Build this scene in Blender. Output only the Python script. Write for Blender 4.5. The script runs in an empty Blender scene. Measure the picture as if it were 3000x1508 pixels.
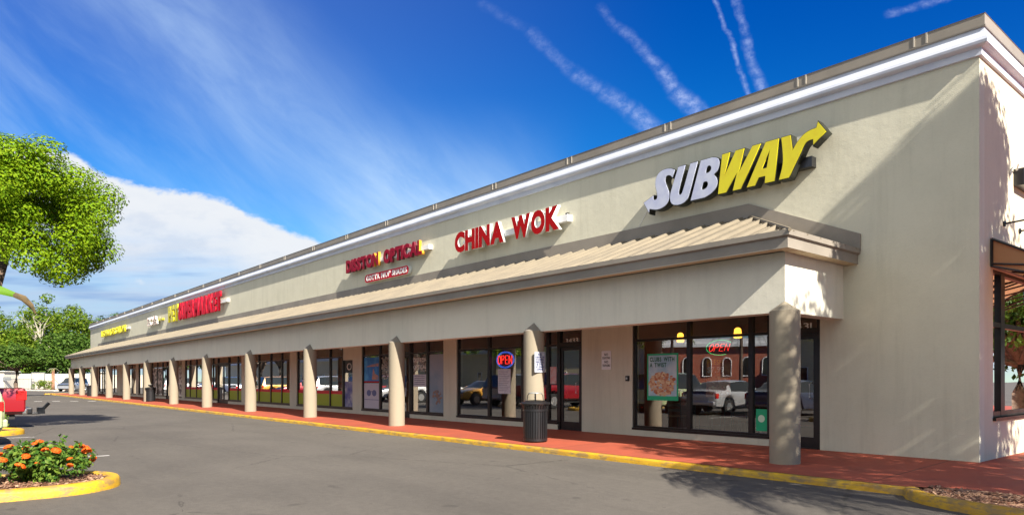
import bpy, bmesh, math, random
from mathutils import Vector, Matrix
S = bpy.context.scene
COL = S.collection
R = math.radians
random.seed(7)
EYE = 1.465

# ---------------------------------------------------------------- camera
TH = R(40.2); CC = math.cos(TH); SS = math.sin(TH)
cam = bpy.data.cameras.new('camera'); camo = bpy.data.objects.new('camera', cam); COL.objects.link(camo)
cam.sensor_width = 36; cam.lens = 24.3; cam.shift_y = 0.1197; cam.clip_end = 3000; cam.clip_start = 0.1
camo.location = (0, 0, EYE); camo.rotation_euler = (R(90), 0, math.asin(CC))
S.camera = camo
# ---------------------------------------------------------------- light and exposure
SUN = Vector((1.333, -0.225, 1.0)).normalized()
sl = bpy.data.lights.new('sun', 'SUN'); slo = bpy.data.objects.new('sun', sl); COL.objects.link(slo)
sl.energy = 4.9; sl.angle = R(0.5); sl.color = (1.0, 0.93, 0.80)
slo.rotation_euler = SUN.to_track_quat('Z', 'Y').to_euler(); slo.location = (20, -10, 30)
S.view_settings.view_transform = 'Standard'; S.view_settings.look = 'None'
S.view_settings.exposure = 1.42; S.view_settings.gamma = 1.0
S.cycles.max_bounces = 8; S.cycles.transparent_max_bounces = 16

# ---------------------------------------------------------------- small node-expression helper
class N:
    """wraps a socket so that sky and material maths can be written as expressions"""
    def __init__(s, nt, sock): s.nt = nt; s.k = sock
    def _m(s, op, *a, clamp=False):
        n = s.nt.nodes.new('ShaderNodeMath'); n.operation = op; n.use_clamp = clamp
        for i, v in enumerate((s,) + a):
            if isinstance(v, N): s.nt.links.new(v.k, n.inputs[i])
            else: n.inputs[i].default_value = v
        return N(s.nt, n.outputs[0])
    def __add__(s, o): return s._m('ADD', o)
    __radd__ = __add__
    def __mul__(s, o): return s._m('MULTIPLY', o)
    __rmul__ = __mul__
    def __sub__(s, o): return s._m('SUBTRACT', o)
    def __rsub__(s, o): return (s * -1.0) + o
    def __truediv__(s, o): return s._m('DIVIDE', o)
    def abs(s): return s._m('ABSOLUTE')
    def pow(s, e): return s._m('POWER', e)
    def max(s, o): return s._m('MAXIMUM', o)
    def min(s, o): return s._m('MINIMUM', o)
    def cl(s): return s._m('ADD', 0.0, clamp=True)
    def ss(s, a, b, lo=0.0, hi=1.0):
        n = s.nt.nodes.new('ShaderNodeMapRange'); n.interpolation_type = 'SMOOTHSTEP'
        s.nt.links.new(s.k, n.inputs[0])
        for i, v in zip((1, 2, 3, 4), (a, b, lo, hi)): n.inputs[i].default_value = v
        return N(s.nt, n.outputs[0])
def node(nt, typ, ins=None, **kw):
    n = nt.nodes.new(typ)
    for k, v in kw.items(): setattr(n, k, v)
    for k, v in (ins or {}).items():
        if isinstance(v, N): nt.links.new(v.k, n.inputs[k])
        elif isinstance(v, bpy.types.NodeSocket): nt.links.new(v, n.inputs[k])
        else: n.inputs[k].default_value = v
    return n
def c4(c): return (c[0], c[1], c[2], 1.0)

# ---------------------------------------------------------------- sky
W = bpy.data.worlds.new('World'); S.world = W; W.use_nodes = True
nt = W.node_tree; nt.nodes.clear()
sky = node(nt, 'ShaderNodeTexSky', sky_type='NISHITA')
sky.sun_disc = False; sky.sun_elevation = math.asin(SUN.z); sky.sun_rotation = math.atan2(SUN.x, SUN.y)
sky.altitude = 0; sky.air_density = 1.0; sky.dust_density = 0.3; sky.ozone_density = 3.0
tc = node(nt, 'ShaderNodeTexCoord')
def dot(v):
    n = node(nt, 'ShaderNodeVectorMath', {0: tc.outputs['Generated']}, operation='DOT_PRODUCT'); n.inputs[1].default_value = v
    return N(nt, n.outputs['Value'])
fwd = dot((-CC, SS, 0)).abs().max(0.08)
XI = dot((SS, CC, 0)) / fwd          # tangent coordinates of the sky toward the north-west
ET = dot((0, 0, 1)) / fwd
def px(u, v): return ((u - 1500) / 2025, (1113 - v) / 2025)
def noise(x, y, scale, detail=5, rough=0.6, z=0.0, dist=0.0):
    cv = node(nt, 'ShaderNodeCombineXYZ', {0: x, 1: y, 2: z})
    n = node(nt, 'ShaderNodeTexNoise', {'Vector': cv.outputs[0], 'Scale': scale, 'Detail': detail, 'Roughness': rough, 'Distortion': dist})
    return N(nt, n.outputs[0])
def curve(x, x0, x1, y0, y1, pts):
    mr = node(nt, 'ShaderNodeMapRange', {0: x, 1: x0, 2: x1})
    fc = nt.nodes.new('ShaderNodeFloatCurve'); nt.links.new(mr.outputs[0], fc.inputs['Value'])
    cu = fc.mapping.curves[0]
    q = [((a - x0) / (x1 - x0), (b - y0) / (y1 - y0)) for a, b in pts]
    cu.points[0].location = q[0]; cu.points[1].location = q[-1]
    for p in q[1:-1]: cu.points.new(*p)
    fc.mapping.update()
    return N(nt, fc.outputs[0]) * (y1 - y0) + y0
# large white cloud bank low in the west
edge_px = [(-200, 395), (60, 412), (205, 438), (308, 502), (440, 545), (587, 563), (668, 576), (734, 622), (844, 666), (939, 706), (1100, 790)]
edge = curve(XI, -0.85, -0.19, 0.1, 0.4, [px(*p) for p in edge_px])
big = noise(XI, ET * 1.8, 9, 6, 0.62)
fine = noise(XI, ET * 2.0, 34, 5, 0.6)
dEd = edge - ET + (big - 0.5) * 0.035 + (fine - 0.5) * 0.020
bank = dEd.ss(-0.002, 0.010)
below = dEd.ss(0.02, 0.17, 1.0, 0.80)
lowst = noise(XI * 0.8, ET * 7.0, 6, 5, 0.55, 3.1)
bank_d = (bank * (below + (lowst - 0.5) * dEd.ss(0.05, 0.13) * 0.9)).cl()
# thin blue-grey streaks inside the bank
streak = noise(XI * 1.0 + ET * 0.25, ET * 11.0, 4.2, 4, 0.5, 7.7).ss(0.50, 0.70) * dEd.ss(0.085, 0.12) * (XI * -1).ss(0.22, 0.40)
# high veil
a = R(-43); ua = XI * math.cos(a) - ET * (-math.sin(a)) * -1.0; 
ca, sa = math.cos(a), math.sin(a)
along = XI * ca + ET * sa; across = ET * ca - XI * sa
p0 = px(800, 290); ac0 = p0[1] * ca - p0[0] * sa
wob = noise(XI, ET, 2.2, 3, 0.5, 1.0)
w1 = (across - ac0 + (wob - 0.5) * 0.16).abs()
vn = noise(along * 1.0, across * 3.2, 4.5, 7, 0.62, 5.0, 0.4)
veil1 = w1.ss(0.0, 0.17, 1.0, 0.0) * vn.ss(0.2, 0.85, 0.25, 0.95) 
vn2 = noise(along * 0.9 + across * 0.3, across * 3.6, 3.4, 7, 0.6, 11.0, 0.3)
left = (XI * 0.75 + ET * 1.0)
veil2 = vn2.ss(0.34, 0.80) * left.ss(-0.25, 0.42, 1.0, 0.0)
roofglow = ET.ss(0.12, 0.42, 1.0, 0.0) * XI.ss(-0.04, 0.12, 1.0, 0.0) * XI.ss(-0.34, -0.10) * vn.ss(0.2, 0.75, 0.45, 1.0)
hz = ET.ss(0.0, 0.36, 1.0, 0.0) * XI.ss(-0.1, 0.2, 1.0, 0.0)
veil = (veil1 * 0.44 + veil2 * 0.30 + roofglow * 0.85 + hz * 0.25 + XI.ss(-0.45, 0.30, 0.09, 0.0)).cl()
# contrails: ((x0,y0),(x1,y1),half width start, end, strength)
trails = []
def trail(pts, wa, wb, st, seed):
    out = None
    nn = noise(XI, ET, 26, 5, 0.65, seed)
    n2 = noise(XI, ET, 70, 4, 0.7, seed + 2)
    tot = len(pts) - 1
    for i in range(tot):
        (x0, y0), (x1, y1) = px(*pts[i]), px(*pts[i + 1])
        dx, dy = x1 - x0, y1 - y0; L = math.hypot(dx, dy); dx /= L; dy /= L
        t = (XI - x0) * dx + (ET - y0) * dy
        d = ((XI - x0) * dy - (ET - y0) * dx + (nn - 0.5) * 0.018)
        w = wa + (wb - wa) * (i + 0.5) / tot
        prof = (d.abs() / (w / 2025)).ss(-0.1, 1.35, 1.0, 0.0)
        m = prof * t.ss(-0.004, 0.010) * t.ss(L - 0.004, L + 0.006, 1.0, 0.0)
        m = m * (st[0] + (st[1] - st[0]) * (i + 0.5) / tot)
        out = m if out is None else out.max(m)
    return out * n2.ss(0.32, 0.66, 0.35, 1.0) * noise(XI * 1.6 + ET * 0.8, ET * 3.0 - XI, 30, 5, 0.65, seed + 4).ss(0.28, 0.66, 0.30, 1.0)
t1 = trail([(1400, 5), (1542, 87), (1676, 210), (1757, 262), (1850, 322), (1925, 385)], 15, 32, (0.05, 0.68), 1.3)
t2 = trail([(1750, 15), (1800, 70), (1874, 134), (1932, 198), (1973, 262), (2060, 340)], 13, 30, (0.14, 0.80), 4.3)
t3 = trail([(2085, -20), (2136, 105), (2165, 192), (2197, 280)], 7, 10, (0.5, 0.62), 8.3)
t4 = trail([(2152, -20), (2183, 105), (2206, 192), (2240, 272)], 13, 20, (0.4, 0.66), 9.3)
t5 = trail([(2590, 45), (2690, 22), (2790, -12)], 12, 14, (0.25, 0.55), 5.1)
t6 = trail([(395, 826), (418, 827)], 9, 9, (0.9, 0.9), 2.1)
tr = t1.max(t2).max(t3).max(t4).max(t5)
up = dot((0, 0, 1)).ss(0.0, 0.02)
# clear blue of the sky: Nishita, slightly deepened in saturation
hs = node(nt, 'ShaderNodeHueSaturation', {'Hue': 0.503, 'Saturation': 1.45, 'Value': 1.0, 'Color': sky.outputs[0]})
gm = node(nt, 'ShaderNodeMix', {0: 1.0, 6: hs.outputs[0], 7: (0.14, 0.50, 0.86, 1)}, data_type='RGBA', blend_type='MULTIPLY')
def mixc(f, A, B):
    n = nt.nodes.new('ShaderNodeMix'); n.data_type = 'RGBA'
    for k, v in ((0, f), (6, A), (7, B)):
        if isinstance(v, N): nt.links.new(v.k, n.inputs[k])
        elif isinstance(v, bpy.types.NodeSocket): nt.links.new(v, n.inputs[k])
        else: n.inputs[k].default_value = v
    return n.outputs[2]
K = 1.0
clear = mixc((dot((0, 0, 1)).ss(-0.02, 0.16, 1.0, 0.0)), gm.outputs[2], (2.6, 3.2, 4.2, 1))
gl = node(nt, 'ShaderNodeMix', {0: ET.ss(0.10, 0.62, 1.0, 0.0), 6: (1, 1, 1, 1), 7: (1.6, 1.62, 1.06, 1)}, data_type='RGBA')
cg = node(nt, 'ShaderNodeMix', {0: 1.0, 6: clear, 7: gl.outputs[2]}, data_type='RGBA', blend_type='MULTIPLY')
col = mixc((veil * up).cl(), cg.outputs[2], (3.5 * K, 4.7 * K, 6.2 * K, 1))
bankc = mixc(dEd.ss(0.04, 0.20), (5.0 * K, 5.2 * K, 5.5 * K, 1), (2.9 * K, 3.6 * K, 4.8 * K, 1))
bankc = mixc((noise(XI, ET * 2.2, 13, 6, 0.62, 15.0).ss(0.42, 0.66) * dEd.ss(0.004, 0.05) * 0.42), bankc, (3.3 * K, 3.9 * K, 4.9 * K, 1))
col = mixc((bank_d * up).cl(), col, bankc)
col = mixc((streak * 0.75 * up).cl(), col, (1.5 * K, 2.5 * K, 4.4 * K, 1))
col = mixc((tr * up).cl(), col, (3.2 * K, 3.9 * K, 6.2 * K, 1))
col = mixc((t6 * up).cl(), col, (5.0 * K, 5.2 * K, 5.5 * K, 1))
# broken bright cloud cover, unseen behind the camera, added to fill the shaded facade
bk = dot((0.1, -0.93, 0.35))
bkn = noise(dot((1, 0, 0)) * 1.0, dot((0, 1, 0)), 2.6, 6, 0.6, 21.0)
col = mixc((bk.ss(0.30, 0.62) * dot((0, 0, 1)).ss(0.16, 0.34) * bkn.ss(0.30, 0.55, 0.45, 1.0)).cl(), col, (6.0, 6.0, 5.7, 1))
bg = node(nt, 'ShaderNodeBackground', {'Color': col, 'Strength': 0.064})
wo = node(nt, 'ShaderNodeOutputWorld', {'Surface': bg.outputs[0]})

# ---------------------------------------------------------------- materials
def mat(name, col, rough=0.8, var=0.0, vscale=3.0, col2=None, bump=0.0, bscale=40.0, metal=0.0, emit=None, estr=1.0, spec=0.4, coat=0.0, stretch=None):
    m = bpy.data.materials.new(name); m.use_nodes = True; t = m.node_tree
    b = t.nodes['Principled BSDF']; b.inputs['Roughness'].default_value = rough; b.inputs['Metallic'].default_value = metal
    b.inputs['Specular IOR Level'].default_value = spec; b.inputs['Coat Weight'].default_value = coat
    b.inputs['Base Color'].default_value = c4(col)
    tcn = node(t, 'ShaderNodeTexCoord'); vec = tcn.outputs['Object']
    if stretch: vec = node(t, 'ShaderNodeMapping', {'Vector': vec, 'Scale': stretch}).outputs[0]
    if var or col2:
        n = node(t, 'ShaderNodeTexNoise', {'Vector': vec, 'Scale': vscale, 'Detail': 6.0, 'Roughness': 0.6})
        B = col2 or tuple(min(1, x * (1 - var)) for x in col)
        r = N(t, n.outputs[0]).ss(0.35, 0.68)
        mx = node(t, 'ShaderNodeMix', {0: r, 6: c4(col), 7: c4(B)}, data_type='RGBA')
        t.links.new(mx.outputs[2], b.inputs['Base Color'])
    if bump:
        n = node(t, 'ShaderNodeTexNoise', {'Vector': tcn.outputs['Object'], 'Scale': bscale, 'Detail': 4.0})
        bp = node(t, 'ShaderNodeBump', {'Height': n.outputs[0], 'Strength': bump, 'Distance': 0.02})
        t.links.new(bp.outputs[0], b.inputs['Normal'])
    if emit:
        b.inputs['Emission Color'].default_value = c4(emit); b.inputs['Emission Strength'].default_value = estr
    return m
M = {}
def stucco(name, c, stain, sc=0.7):
    m = bpy.data.materials.new(name); m.use_nodes = True; t = m.node_tree; b = t.nodes['Principled BSDF']
    b.inputs['Roughness'].default_value = 0.92; b.inputs['Specular IOR Level'].default_value = 0.2
    P = node(t, 'ShaderNodeNewGeometry').outputs['Position']
    n1 = node(t, 'ShaderNodeTexNoise', {'Vector': P, 'Scale': sc, 'Detail': 8.0, 'Roughness': 0.65})
    mp = node(t, 'ShaderNodeMapping', {'Vector': P, 'Scale': (3.0, 3.0, 0.22)})
    n2 = node(t, 'ShaderNodeTexNoise', {'Vector': mp.outputs[0], 'Scale': 1.4, 'Detail': 6.0, 'Roughness': 0.7})
    n3 = node(t, 'ShaderNodeTexNoise', {'Vector': P, 'Scale': 26.0, 'Detail': 4.0})
    f = (N(t, n1.outputs[0]).ss(0.38, 0.72) * 0.45 + N(t, n2.outputs[0]).ss(0.46, 0.74) * 0.55 + N(t, n3.outputs[0]).ss(0.45, 0.75) * 0.22).cl()
    mx = node(t, 'ShaderNodeMix', {0: f, 6: c4(c), 7: c4(stain)}, data_type='RGBA')
    t.links.new(mx.outputs[2], b.inputs['Base Color'])
    n4 = node(t, 'ShaderNodeTexNoise', {'Vector': P, 'Scale': 55.0, 'Detail': 5.0, 'Roughness': 0.6})
    n5 = node(t, 'ShaderNodeTexNoise', {'Vector': P, 'Scale': 5.0, 'Detail': 3.0})
    h = N(t, n4.outputs[0]) * 0.5 + N(t, n5.outputs[0])
    bp = node(t, 'ShaderNodeBump', {'Height': h, 'Strength': 0.28, 'Distance': 0.02})
    t.links.new(bp.outputs[0], b.inputs['Normal'])
    return m
M['wall'] = stucco('cream_stucco', (0.62, 0.595, 0.48), (0.51, 0.49, 0.39))
M['wall2'] = stucco('pale_stucco', (0.68, 0.655, 0.56), (0.58, 0.56, 0.48))
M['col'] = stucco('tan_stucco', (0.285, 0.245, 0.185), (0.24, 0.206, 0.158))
M['cornice'] = mat('white_cornice', (0.60, 0.63, 0.72), 0.6, col2=(0.52, 0.55, 0.65), vscale=2.0, bump=0.08, bscale=9)
M['taupe'] = mat('taupe_metal', (0.255, 0.225, 0.19), 0.55, var=0.18, vscale=1.2, bump=0.05, bscale=6)
M['roofm'] = mat('tan_roof_metal', (0.205, 0.172, 0.125), 0.6, col2=(0.165, 0.140, 0.105), vscale=1.3, spec=0.3)
M['soffit'] = mat('soffit_cream', (0.50, 0.40, 0.26), 0.9)
M['frame'] = mat('dark_bronze', (0.018, 0.014, 0.012), 0.35, var=0.4, vscale=6)
M['black'] = mat('black_paint', (0.012, 0.012, 0.014), 0.28, spec=0.6)
M['alu'] = mat('aluminium', (0.55, 0.55, 0.54), 0.35, metal=0.8)
M['white'] = mat('white_plastic', (0.78, 0.78, 0.78), 0.5)
M['chrome'] = mat('chrome', (0.7, 0.7, 0.7), 0.15, metal=1.0)
M['rubber'] = mat('rubber', (0.02, 0.02, 0.02), 0.8)
M['carglass'] = mat('car_glass', (0.01, 0.015, 0.018), 0.05, spec=0.8)
M['redlens'] = mat('red_lens', (0.55, 0.01, 0.01), 0.2, coat=0.5)
M['wood'] = mat('raw_wood', (0.5, 0.38, 0.26), 0.9, var=0.3, vscale=8)
M['bark'] = mat('bark', (0.17, 0.12, 0.09), 0.95, var=0.5, vscale=10, bump=0.6, bscale=18)
M['palebark'] = mat('pale_bark', (0.42, 0.38, 0.30), 0.95, var=0.4, vscale=6)

def glassmat(name, tint=(0.80, 0.84, 0.82), refl=4.4):
    m = bpy.data.materials.new(name); m.use_nodes = True; t = m.node_tree; t.nodes.clear()
    fr = node(t, 'ShaderNodeFresnel', {'IOR': 1.5})
    tr = node(t, 'ShaderNodeBsdfTransparent', {'Color': c4(tint)})
    gn = node(t, 'ShaderNodeNewGeometry')
    nz = node(t, 'ShaderNodeTexNoise', {'Vector': gn.outputs['Position'], 'Scale': 0.9, 'Detail': 1.0})
    bp = node(t, 'ShaderNodeBump', {'Height': nz.outputs[0], 'Strength': 0.03, 'Distance': 0.03})
    gl = node(t, 'ShaderNodeBsdfGlossy', {'Color': (1, 1, 1, 1), 'Roughness': 0.0, 'Normal': bp.outputs[0]})
    mx = node(t, 'ShaderNodeMixShader', {0: (N(t, fr.outputs[0]) * refl + 0.05).cl(), 1: tr.outputs[0], 2: gl.outputs[0]})
    node(t, 'ShaderNodeOutputMaterial', {'Surface': mx.outputs[0]})
    return m
M['glass'] = glassmat('shop_glass')

def asphalt():
    m = bpy.data.materials.new('asphalt'); m.use_nodes = True; t = m.node_tree; b = t.nodes['Principled BSDF']
    b.inputs['Roughness'].default_value = 0.9; b.inputs['Specular IOR Level'].default_value = 0.25
    P = node(t, 'ShaderNodeNewGeometry').outputs['Position']
    def nz(sc, d=5.0, r=0.6, st=None):
        v = node(t, 'ShaderNodeMapping', {'Vector': P, 'Scale': st}).outputs[0] if st else P
        return N(t, node(t, 'ShaderNodeTexNoise', {'Vector': v, 'Scale': sc, 'Detail': d, 'Roughness': r}).outputs[0])
    agg = nz(95, 3, 0.75); mid = nz(9, 6, 0.7); big = nz(0.35, 6, 0.6); tracks = nz(0.8, 5, 0.6, (0.10, 1.0, 1.0))
    base = node(t, 'ShaderNodeMix', {0: (big.ss(0.35, 0.7) * 0.6 + tracks.ss(0.4, 0.7) * 0.4).cl(), 6: (0.116, 0.103, 0.089, 1), 7: (0.082, 0.073, 0.064, 1)}, data_type='RGBA')
    v = agg.ss(0.25, 0.8, 0.52, 1.55) * mid.ss(0.3, 0.75, 0.88, 1.10)
    mul = node(t, 'ShaderNodeMix', {0: 1.0, 6: base.outputs[2]}, data_type='RGBA', blend_type='MULTIPLY')
    cx = node(t, 'ShaderNodeCombineColor', {0: v, 1: v, 2: v}); t.links.new(cx.outputs[0], mul.inputs[7])
    # hairline cracks and tyre scuffs
    vo = node(t, 'ShaderNodeTexVoronoi', {'Vector': node(t, 'ShaderNodeMapping', {'Vector': P, 'Scale': (0.16, 0.24, 1.0)}).outputs[0], 'Scale': 1.0}, feature='DISTANCE_TO_EDGE')
    crack = (N(t, vo.outputs[0]) + (nz(3, 4) - 0.5) * 0.05).abs().ss(0.0012, 0.004, 1.0, 0.0) * nz(0.25, 2).ss(0.42, 0.55)
    spots = (nz(2.2, 3, 0.5).ss(0.66, 0.74) + nz(9.0, 2, 0.5).ss(0.70, 0.76)).cl()
    dk = (crack * 0.6 + spots * 0.45 + nz(1.1, 5, 0.7, (0.12, 1.4, 1.0)).ss(0.60, 0.72) * 0.22).cl()
    fin = node(t, 'ShaderNodeMix', {0: dk, 6: mul.outputs[2], 7: (0.035, 0.032, 0.028, 1)}, data_type='RGBA')
    t.links.new(fin.outputs[2], b.inputs['Base Color'])
    bp = node(t, 'ShaderNodeBump', {'Height': agg * 0.6 + mid * 0.4, 'Strength': 0.5, 'Distance': 0.012})
    t.links.new(bp.outputs[0], b.inputs['Normal'])
    return m
M['asphalt'] = asphalt()

def sidewalkmat():
    m = bpy.data.materials.new('red_concrete'); m.use_nodes = True; t = m.node_tree; b = t.nodes['Principled BSDF']
    b.inputs['Roughness'].default_value = 0.7; b.inputs['Specular IOR Level'].default_value = 0.3
    P = node(t, 'ShaderNodeNewGeometry').outputs['Position']
    def nz(sc, d=5.0, st=None):
        v = node(t, 'ShaderNodeMapping', {'Vector': P, 'Scale': st}).outputs[0] if st else P
        return N(t, node(t, 'ShaderNodeTexNoise', {'Vector': v, 'Scale': sc, 'Detail': d, 'Roughness': 0.65}).outputs[0])
    f = (nz(1.2, 6).ss(0.35, 0.7) * 0.5 + nz(7, 5, (0.4, 1.6, 1)).ss(0.45, 0.75) * 0.35 + nz(60, 2).ss(0.4, 0.8) * 0.3).cl()
    c = node(t, 'ShaderNodeMix', {0: f, 6: (0.36, 0.078, 0.042, 1), 7: (0.23, 0.060, 0.038, 1)}, data_type='RGBA')
    sx = node(t, 'ShaderNodeSeparateXYZ', {0: P})
    X = N(t, sx.outputs[0])
    fr = (X * (1 / 3.04) + 100.31)._m('FRACT')
    j = (fr - 0.5).abs().ss(0.494, 0.4965)
    f2 = node(t, 'ShaderNodeMix', {0: j * 0.75, 6: c.outputs[2], 7: (0.10, 0.035, 0.025, 1)}, data_type='RGBA')
    t.links.new(f2.outputs[2], b.inputs['Base Color'])
    bp = node(t, 'ShaderNodeBump', {'Height': nz(40, 4) - j, 'Strength': 0.2, 'Distance': 0.01}); t.links.new(bp.outputs[0], b.inputs['Normal'])
    return m
M['walk'] = sidewalkmat()

def yellowmat():
    m = bpy.data.materials.new('yellow_kerb_paint'); m.use_nodes = True; t = m.node_tree; b = t.nodes['Principled BSDF']
    b.inputs['Roughness'].default_value = 0.6
    P = node(t, 'ShaderNodeNewGeometry').outputs['Position']
    def nz(sc, d=6.0, st=None, r=0.65):
        v = node(t, 'ShaderNodeMapping', {'Vector': P, 'Scale': st}).outputs[0] if st else P
        return N(t, node(t, 'ShaderNodeTexNoise', {'Vector': v, 'Scale': sc, 'Detail': d, 'Roughness': r}).outputs[0])
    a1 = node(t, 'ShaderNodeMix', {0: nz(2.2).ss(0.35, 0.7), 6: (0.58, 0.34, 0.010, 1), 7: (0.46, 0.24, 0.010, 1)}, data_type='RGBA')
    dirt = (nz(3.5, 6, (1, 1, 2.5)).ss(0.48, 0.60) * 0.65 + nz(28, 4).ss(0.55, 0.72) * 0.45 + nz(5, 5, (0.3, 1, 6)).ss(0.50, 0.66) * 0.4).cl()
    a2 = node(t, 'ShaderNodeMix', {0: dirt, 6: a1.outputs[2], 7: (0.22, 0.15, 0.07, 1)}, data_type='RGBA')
    chip = nz(7, 5, None, 0.75).ss(0.70, 0.73)
    a3 = node(t, 'ShaderNodeMix', {0: chip, 6: a2.outputs[2], 7: (0.07, 0.06, 0.055, 1)}, data_type='RGBA')
    t.links.new(a3.outputs[2], b.inputs['Base Color'])
    bp = node(t, 'ShaderNodeBump', {'Height': nz(30, 5) * 0.6 + nz(6, 3) * 0.6, 'Strength': 0.45, 'Distance': 0.02}); t.links.new(bp.outputs[0], b.inputs['Normal'])
    return m
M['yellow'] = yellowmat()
M['kerbpale'] = mat('pale_concrete', (0.62, 0.60, 0.56), 0.9, var=0.2, vscale=2)
M['mulch'] = mat('mulch', (0.20, 0.085, 0.050), 1.0, col2=(0.32, 0.19, 0.12), vscale=30, bump=1.0, bscale=45)
M['paint'] = mat('road_paint', (0.72, 0.70, 0.66), 0.8, col2=(0.40, 0.37, 0.34), vscale=9)

def leafmat(name, c1, c2, trans=0.35, rough=0.5):
    m = bpy.data.materials.new(name); m.use_nodes = True; t = m.node_tree; t.nodes.clear()
    g = node(t, 'ShaderNodeNewGeometry'); rnd = N(t, g.outputs['Random Per Island'])
    c = node(t, 'ShaderNodeMix', {0: rnd, 6: c4(c1), 7: c4(c2)}, data_type='RGBA')
    p = node(t, 'ShaderNodeBsdfPrincipled', {'Base Color': c.outputs[2], 'Roughness': rough, 'Specular IOR Level': 0.15})
    tl = node(t, 'ShaderNodeBsdfTranslucent', {'Color': c.outputs[2]})
    mx = node(t, 'ShaderNodeMixShader', {0: trans, 1: p.outputs[0], 2: tl.outputs[0]})
    node(t, 'ShaderNodeOutputMaterial', {'Surface': mx.outputs[0]})
    return m
M['leafA'] = leafmat('leaf_bright', (0.085, 0.185, 0.003), (0.21, 0.30, 0.006), 0.25, 0.65)
M['leafB'] = leafmat('leaf_mid', (0.055, 0.125, 0.008), (0.175, 0.235, 0.018))
M['leafC'] = leafmat('leaf_dark', (0.035, 0.085, 0.012), (0.10, 0.17, 0.025))
M['leafI'] = leafmat('leaf_shrub', (0.03, 0.10, 0.015), (0.18, 0.26, 0.035))
M['leafP'] = leafmat('leaf_palm', (0.06, 0.11, 0.02), (0.14, 0.20, 0.04))
M['petal'] = leafmat('petal_orange', (0.70, 0.07, 0.008), (0.78, 0.17, 0.02), 0.15)
M['grass'] = mat('lawn', (0.09, 0.15, 0.03), 1.0, col2=(0.14, 0.18, 0.05), vscale=4, bump=0.8, bscale=30)

# ---------------------------------------------------------------- mesh helpers
class MB:
    def __init__(s): s.v = []; s.f = []; s.m = []
    def add(s, vs, fs, mi=0):
        o = len(s.v); s.v += [tuple(p) for p in vs]
        for f in fs: s.f.append(tuple(o + i for i in f)); s.m.append(mi)
    def box(s, x0, x1, y0, y1, z0, z1, mi=0):
        s.add([(x0, y0, z0), (x1, y0, z0), (x1, y1, z0), (x0, y1, z0), (x0, y0, z1), (x1, y0, z1), (x1, y1, z1), (x0, y1, z1)],
              [(0, 3, 2, 1), (4, 5, 6, 7), (0, 1, 5, 4), (1, 2, 6, 5), (2, 3, 7, 6), (3, 0, 4, 7)], mi)
    def obox(s, c, ax, ay, az, mi=0):
        c = Vector(c); ax = Vector(ax); ay = Vector(ay); az = Vector(az)
        P = [c + i * ax + j * ay + k * az for k in (-1, 1) for j, i in ((-1, -1), (-1, 1), (1, 1), (1, -1))]
        s.add(P, [(0, 3, 2, 1), (4, 5, 6, 7), (0, 1, 5, 4), (1, 2, 6, 5), (2, 3, 7, 6), (3, 0, 4, 7)], mi)
    def tube(s, pts, rad, n=8, mi=0, cap=True):
        pts = [Vector(p) for p in pts]
        if not isinstance(rad, (list, tuple)): rad = [rad] * len(pts)
        o = len(s.v); up = Vector((0, 0, 1))
        for i, p in enumerate(pts):
            d = (pts[min(i + 1, len(pts) - 1)] - pts[max(i - 1, 0)]).normalized()
            a1 = d.cross(up)
            if a1.length < 1e-3: a1 = d.cross(Vector((0, 1, 0)))
            a1.normalize(); b1 = d.cross(a1)
            for k in range(n):
                an = 2 * math.pi * k / n
                s.v.append(tuple(p + rad[i] * (math.cos(an) * a1 + math.sin(an) * b1)))
        for i in range(len(pts) - 1):
            for k in range(n):
                s.f.append((o + i * n + k, o + (i + 1) * n + k, o + (i + 1) * n + (k + 1) % n, o + i * n + (k + 1) % n)); s.m.append(mi)
        if cap:
            s.f.append(tuple(o + k for k in range(n))); s.m.append(mi)
            s.f.append(tuple(o + (len(pts) - 1) * n + k for k in reversed(range(n)))); s.m.append(mi)
    def lathe(s, prof, cx=0, cy=0, n=24, mi=0, cap=False):
        o = len(s.v)
        for r, z in prof:
            for k in range(n):
                an = 2 * math.pi * k / n; s.v.append((cx + r * math.cos(an), cy + r * math.sin(an), z))
        for i in range(len(prof) - 1):
            for k in range(n):
                s.f.append((o + i * n + k, o + i * n + (k + 1) % n, o + (i + 1) * n + (k + 1) % n, o + (i + 1) * n + k)); s.m.append(mi)
        if cap:
            s.f.append(tuple(o + k for k in reversed(range(n)))); s.m.append(mi)
            s.f.append(tuple(o + (len(prof) - 1) * n + k for k in range(n))); s.m.append(mi)
    def poly(s, pts, mi=0): s.add(pts, [tuple(range(len(pts)))], mi)
    def build(s, name, mats, parent=None, smooth=False, loc=None):
        me = bpy.data.meshes.new(name); me.from_pydata(s.v, [], s.f)
        if not isinstance(mats, (list, tuple)): mats = [mats]
        for m in mats: me.materials.append(m)
        if len(mats) > 1: me.polygons.foreach_set('material_index', s.m)
        if smooth: me.polygons.foreach_set('use_smooth', [True] * len(me.polygons))
        me.update()
        o = bpy.data.objects.new(name, me); COL.objects.link(o)
        if parent: o.parent = parent
        if loc: o.location = loc
        return o
def tag(o, label, cat, group=None, kind=None):
    if label: o['label'] = label
    if cat: o['category'] = cat
    if group: o['group'] = group
    if kind: o['kind'] = kind
    return o
def empty(name, loc=(0, 0, 0), rz=0.0, label=None, cat=None, group=None):
    o = bpy.data.objects.new(name, None); COL.objects.link(o); o.location = loc; o.rotation_euler = (0, 0, rz)
    o.empty_display_size = 0.3
    return tag(o, label, cat, group)
def struct(o, label=None):
    o['kind'] = 'structure'
    if label: o['label'] = label
    return o
def kids(o): return [c for c in bpy.data.objects if c.parent == o]
def copy_tree(o, parent=None):
    c = o.copy(); COL.objects.link(c); c.parent = parent
    for ch in kids(o): copy_tree(ch, c)
    return c
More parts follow.
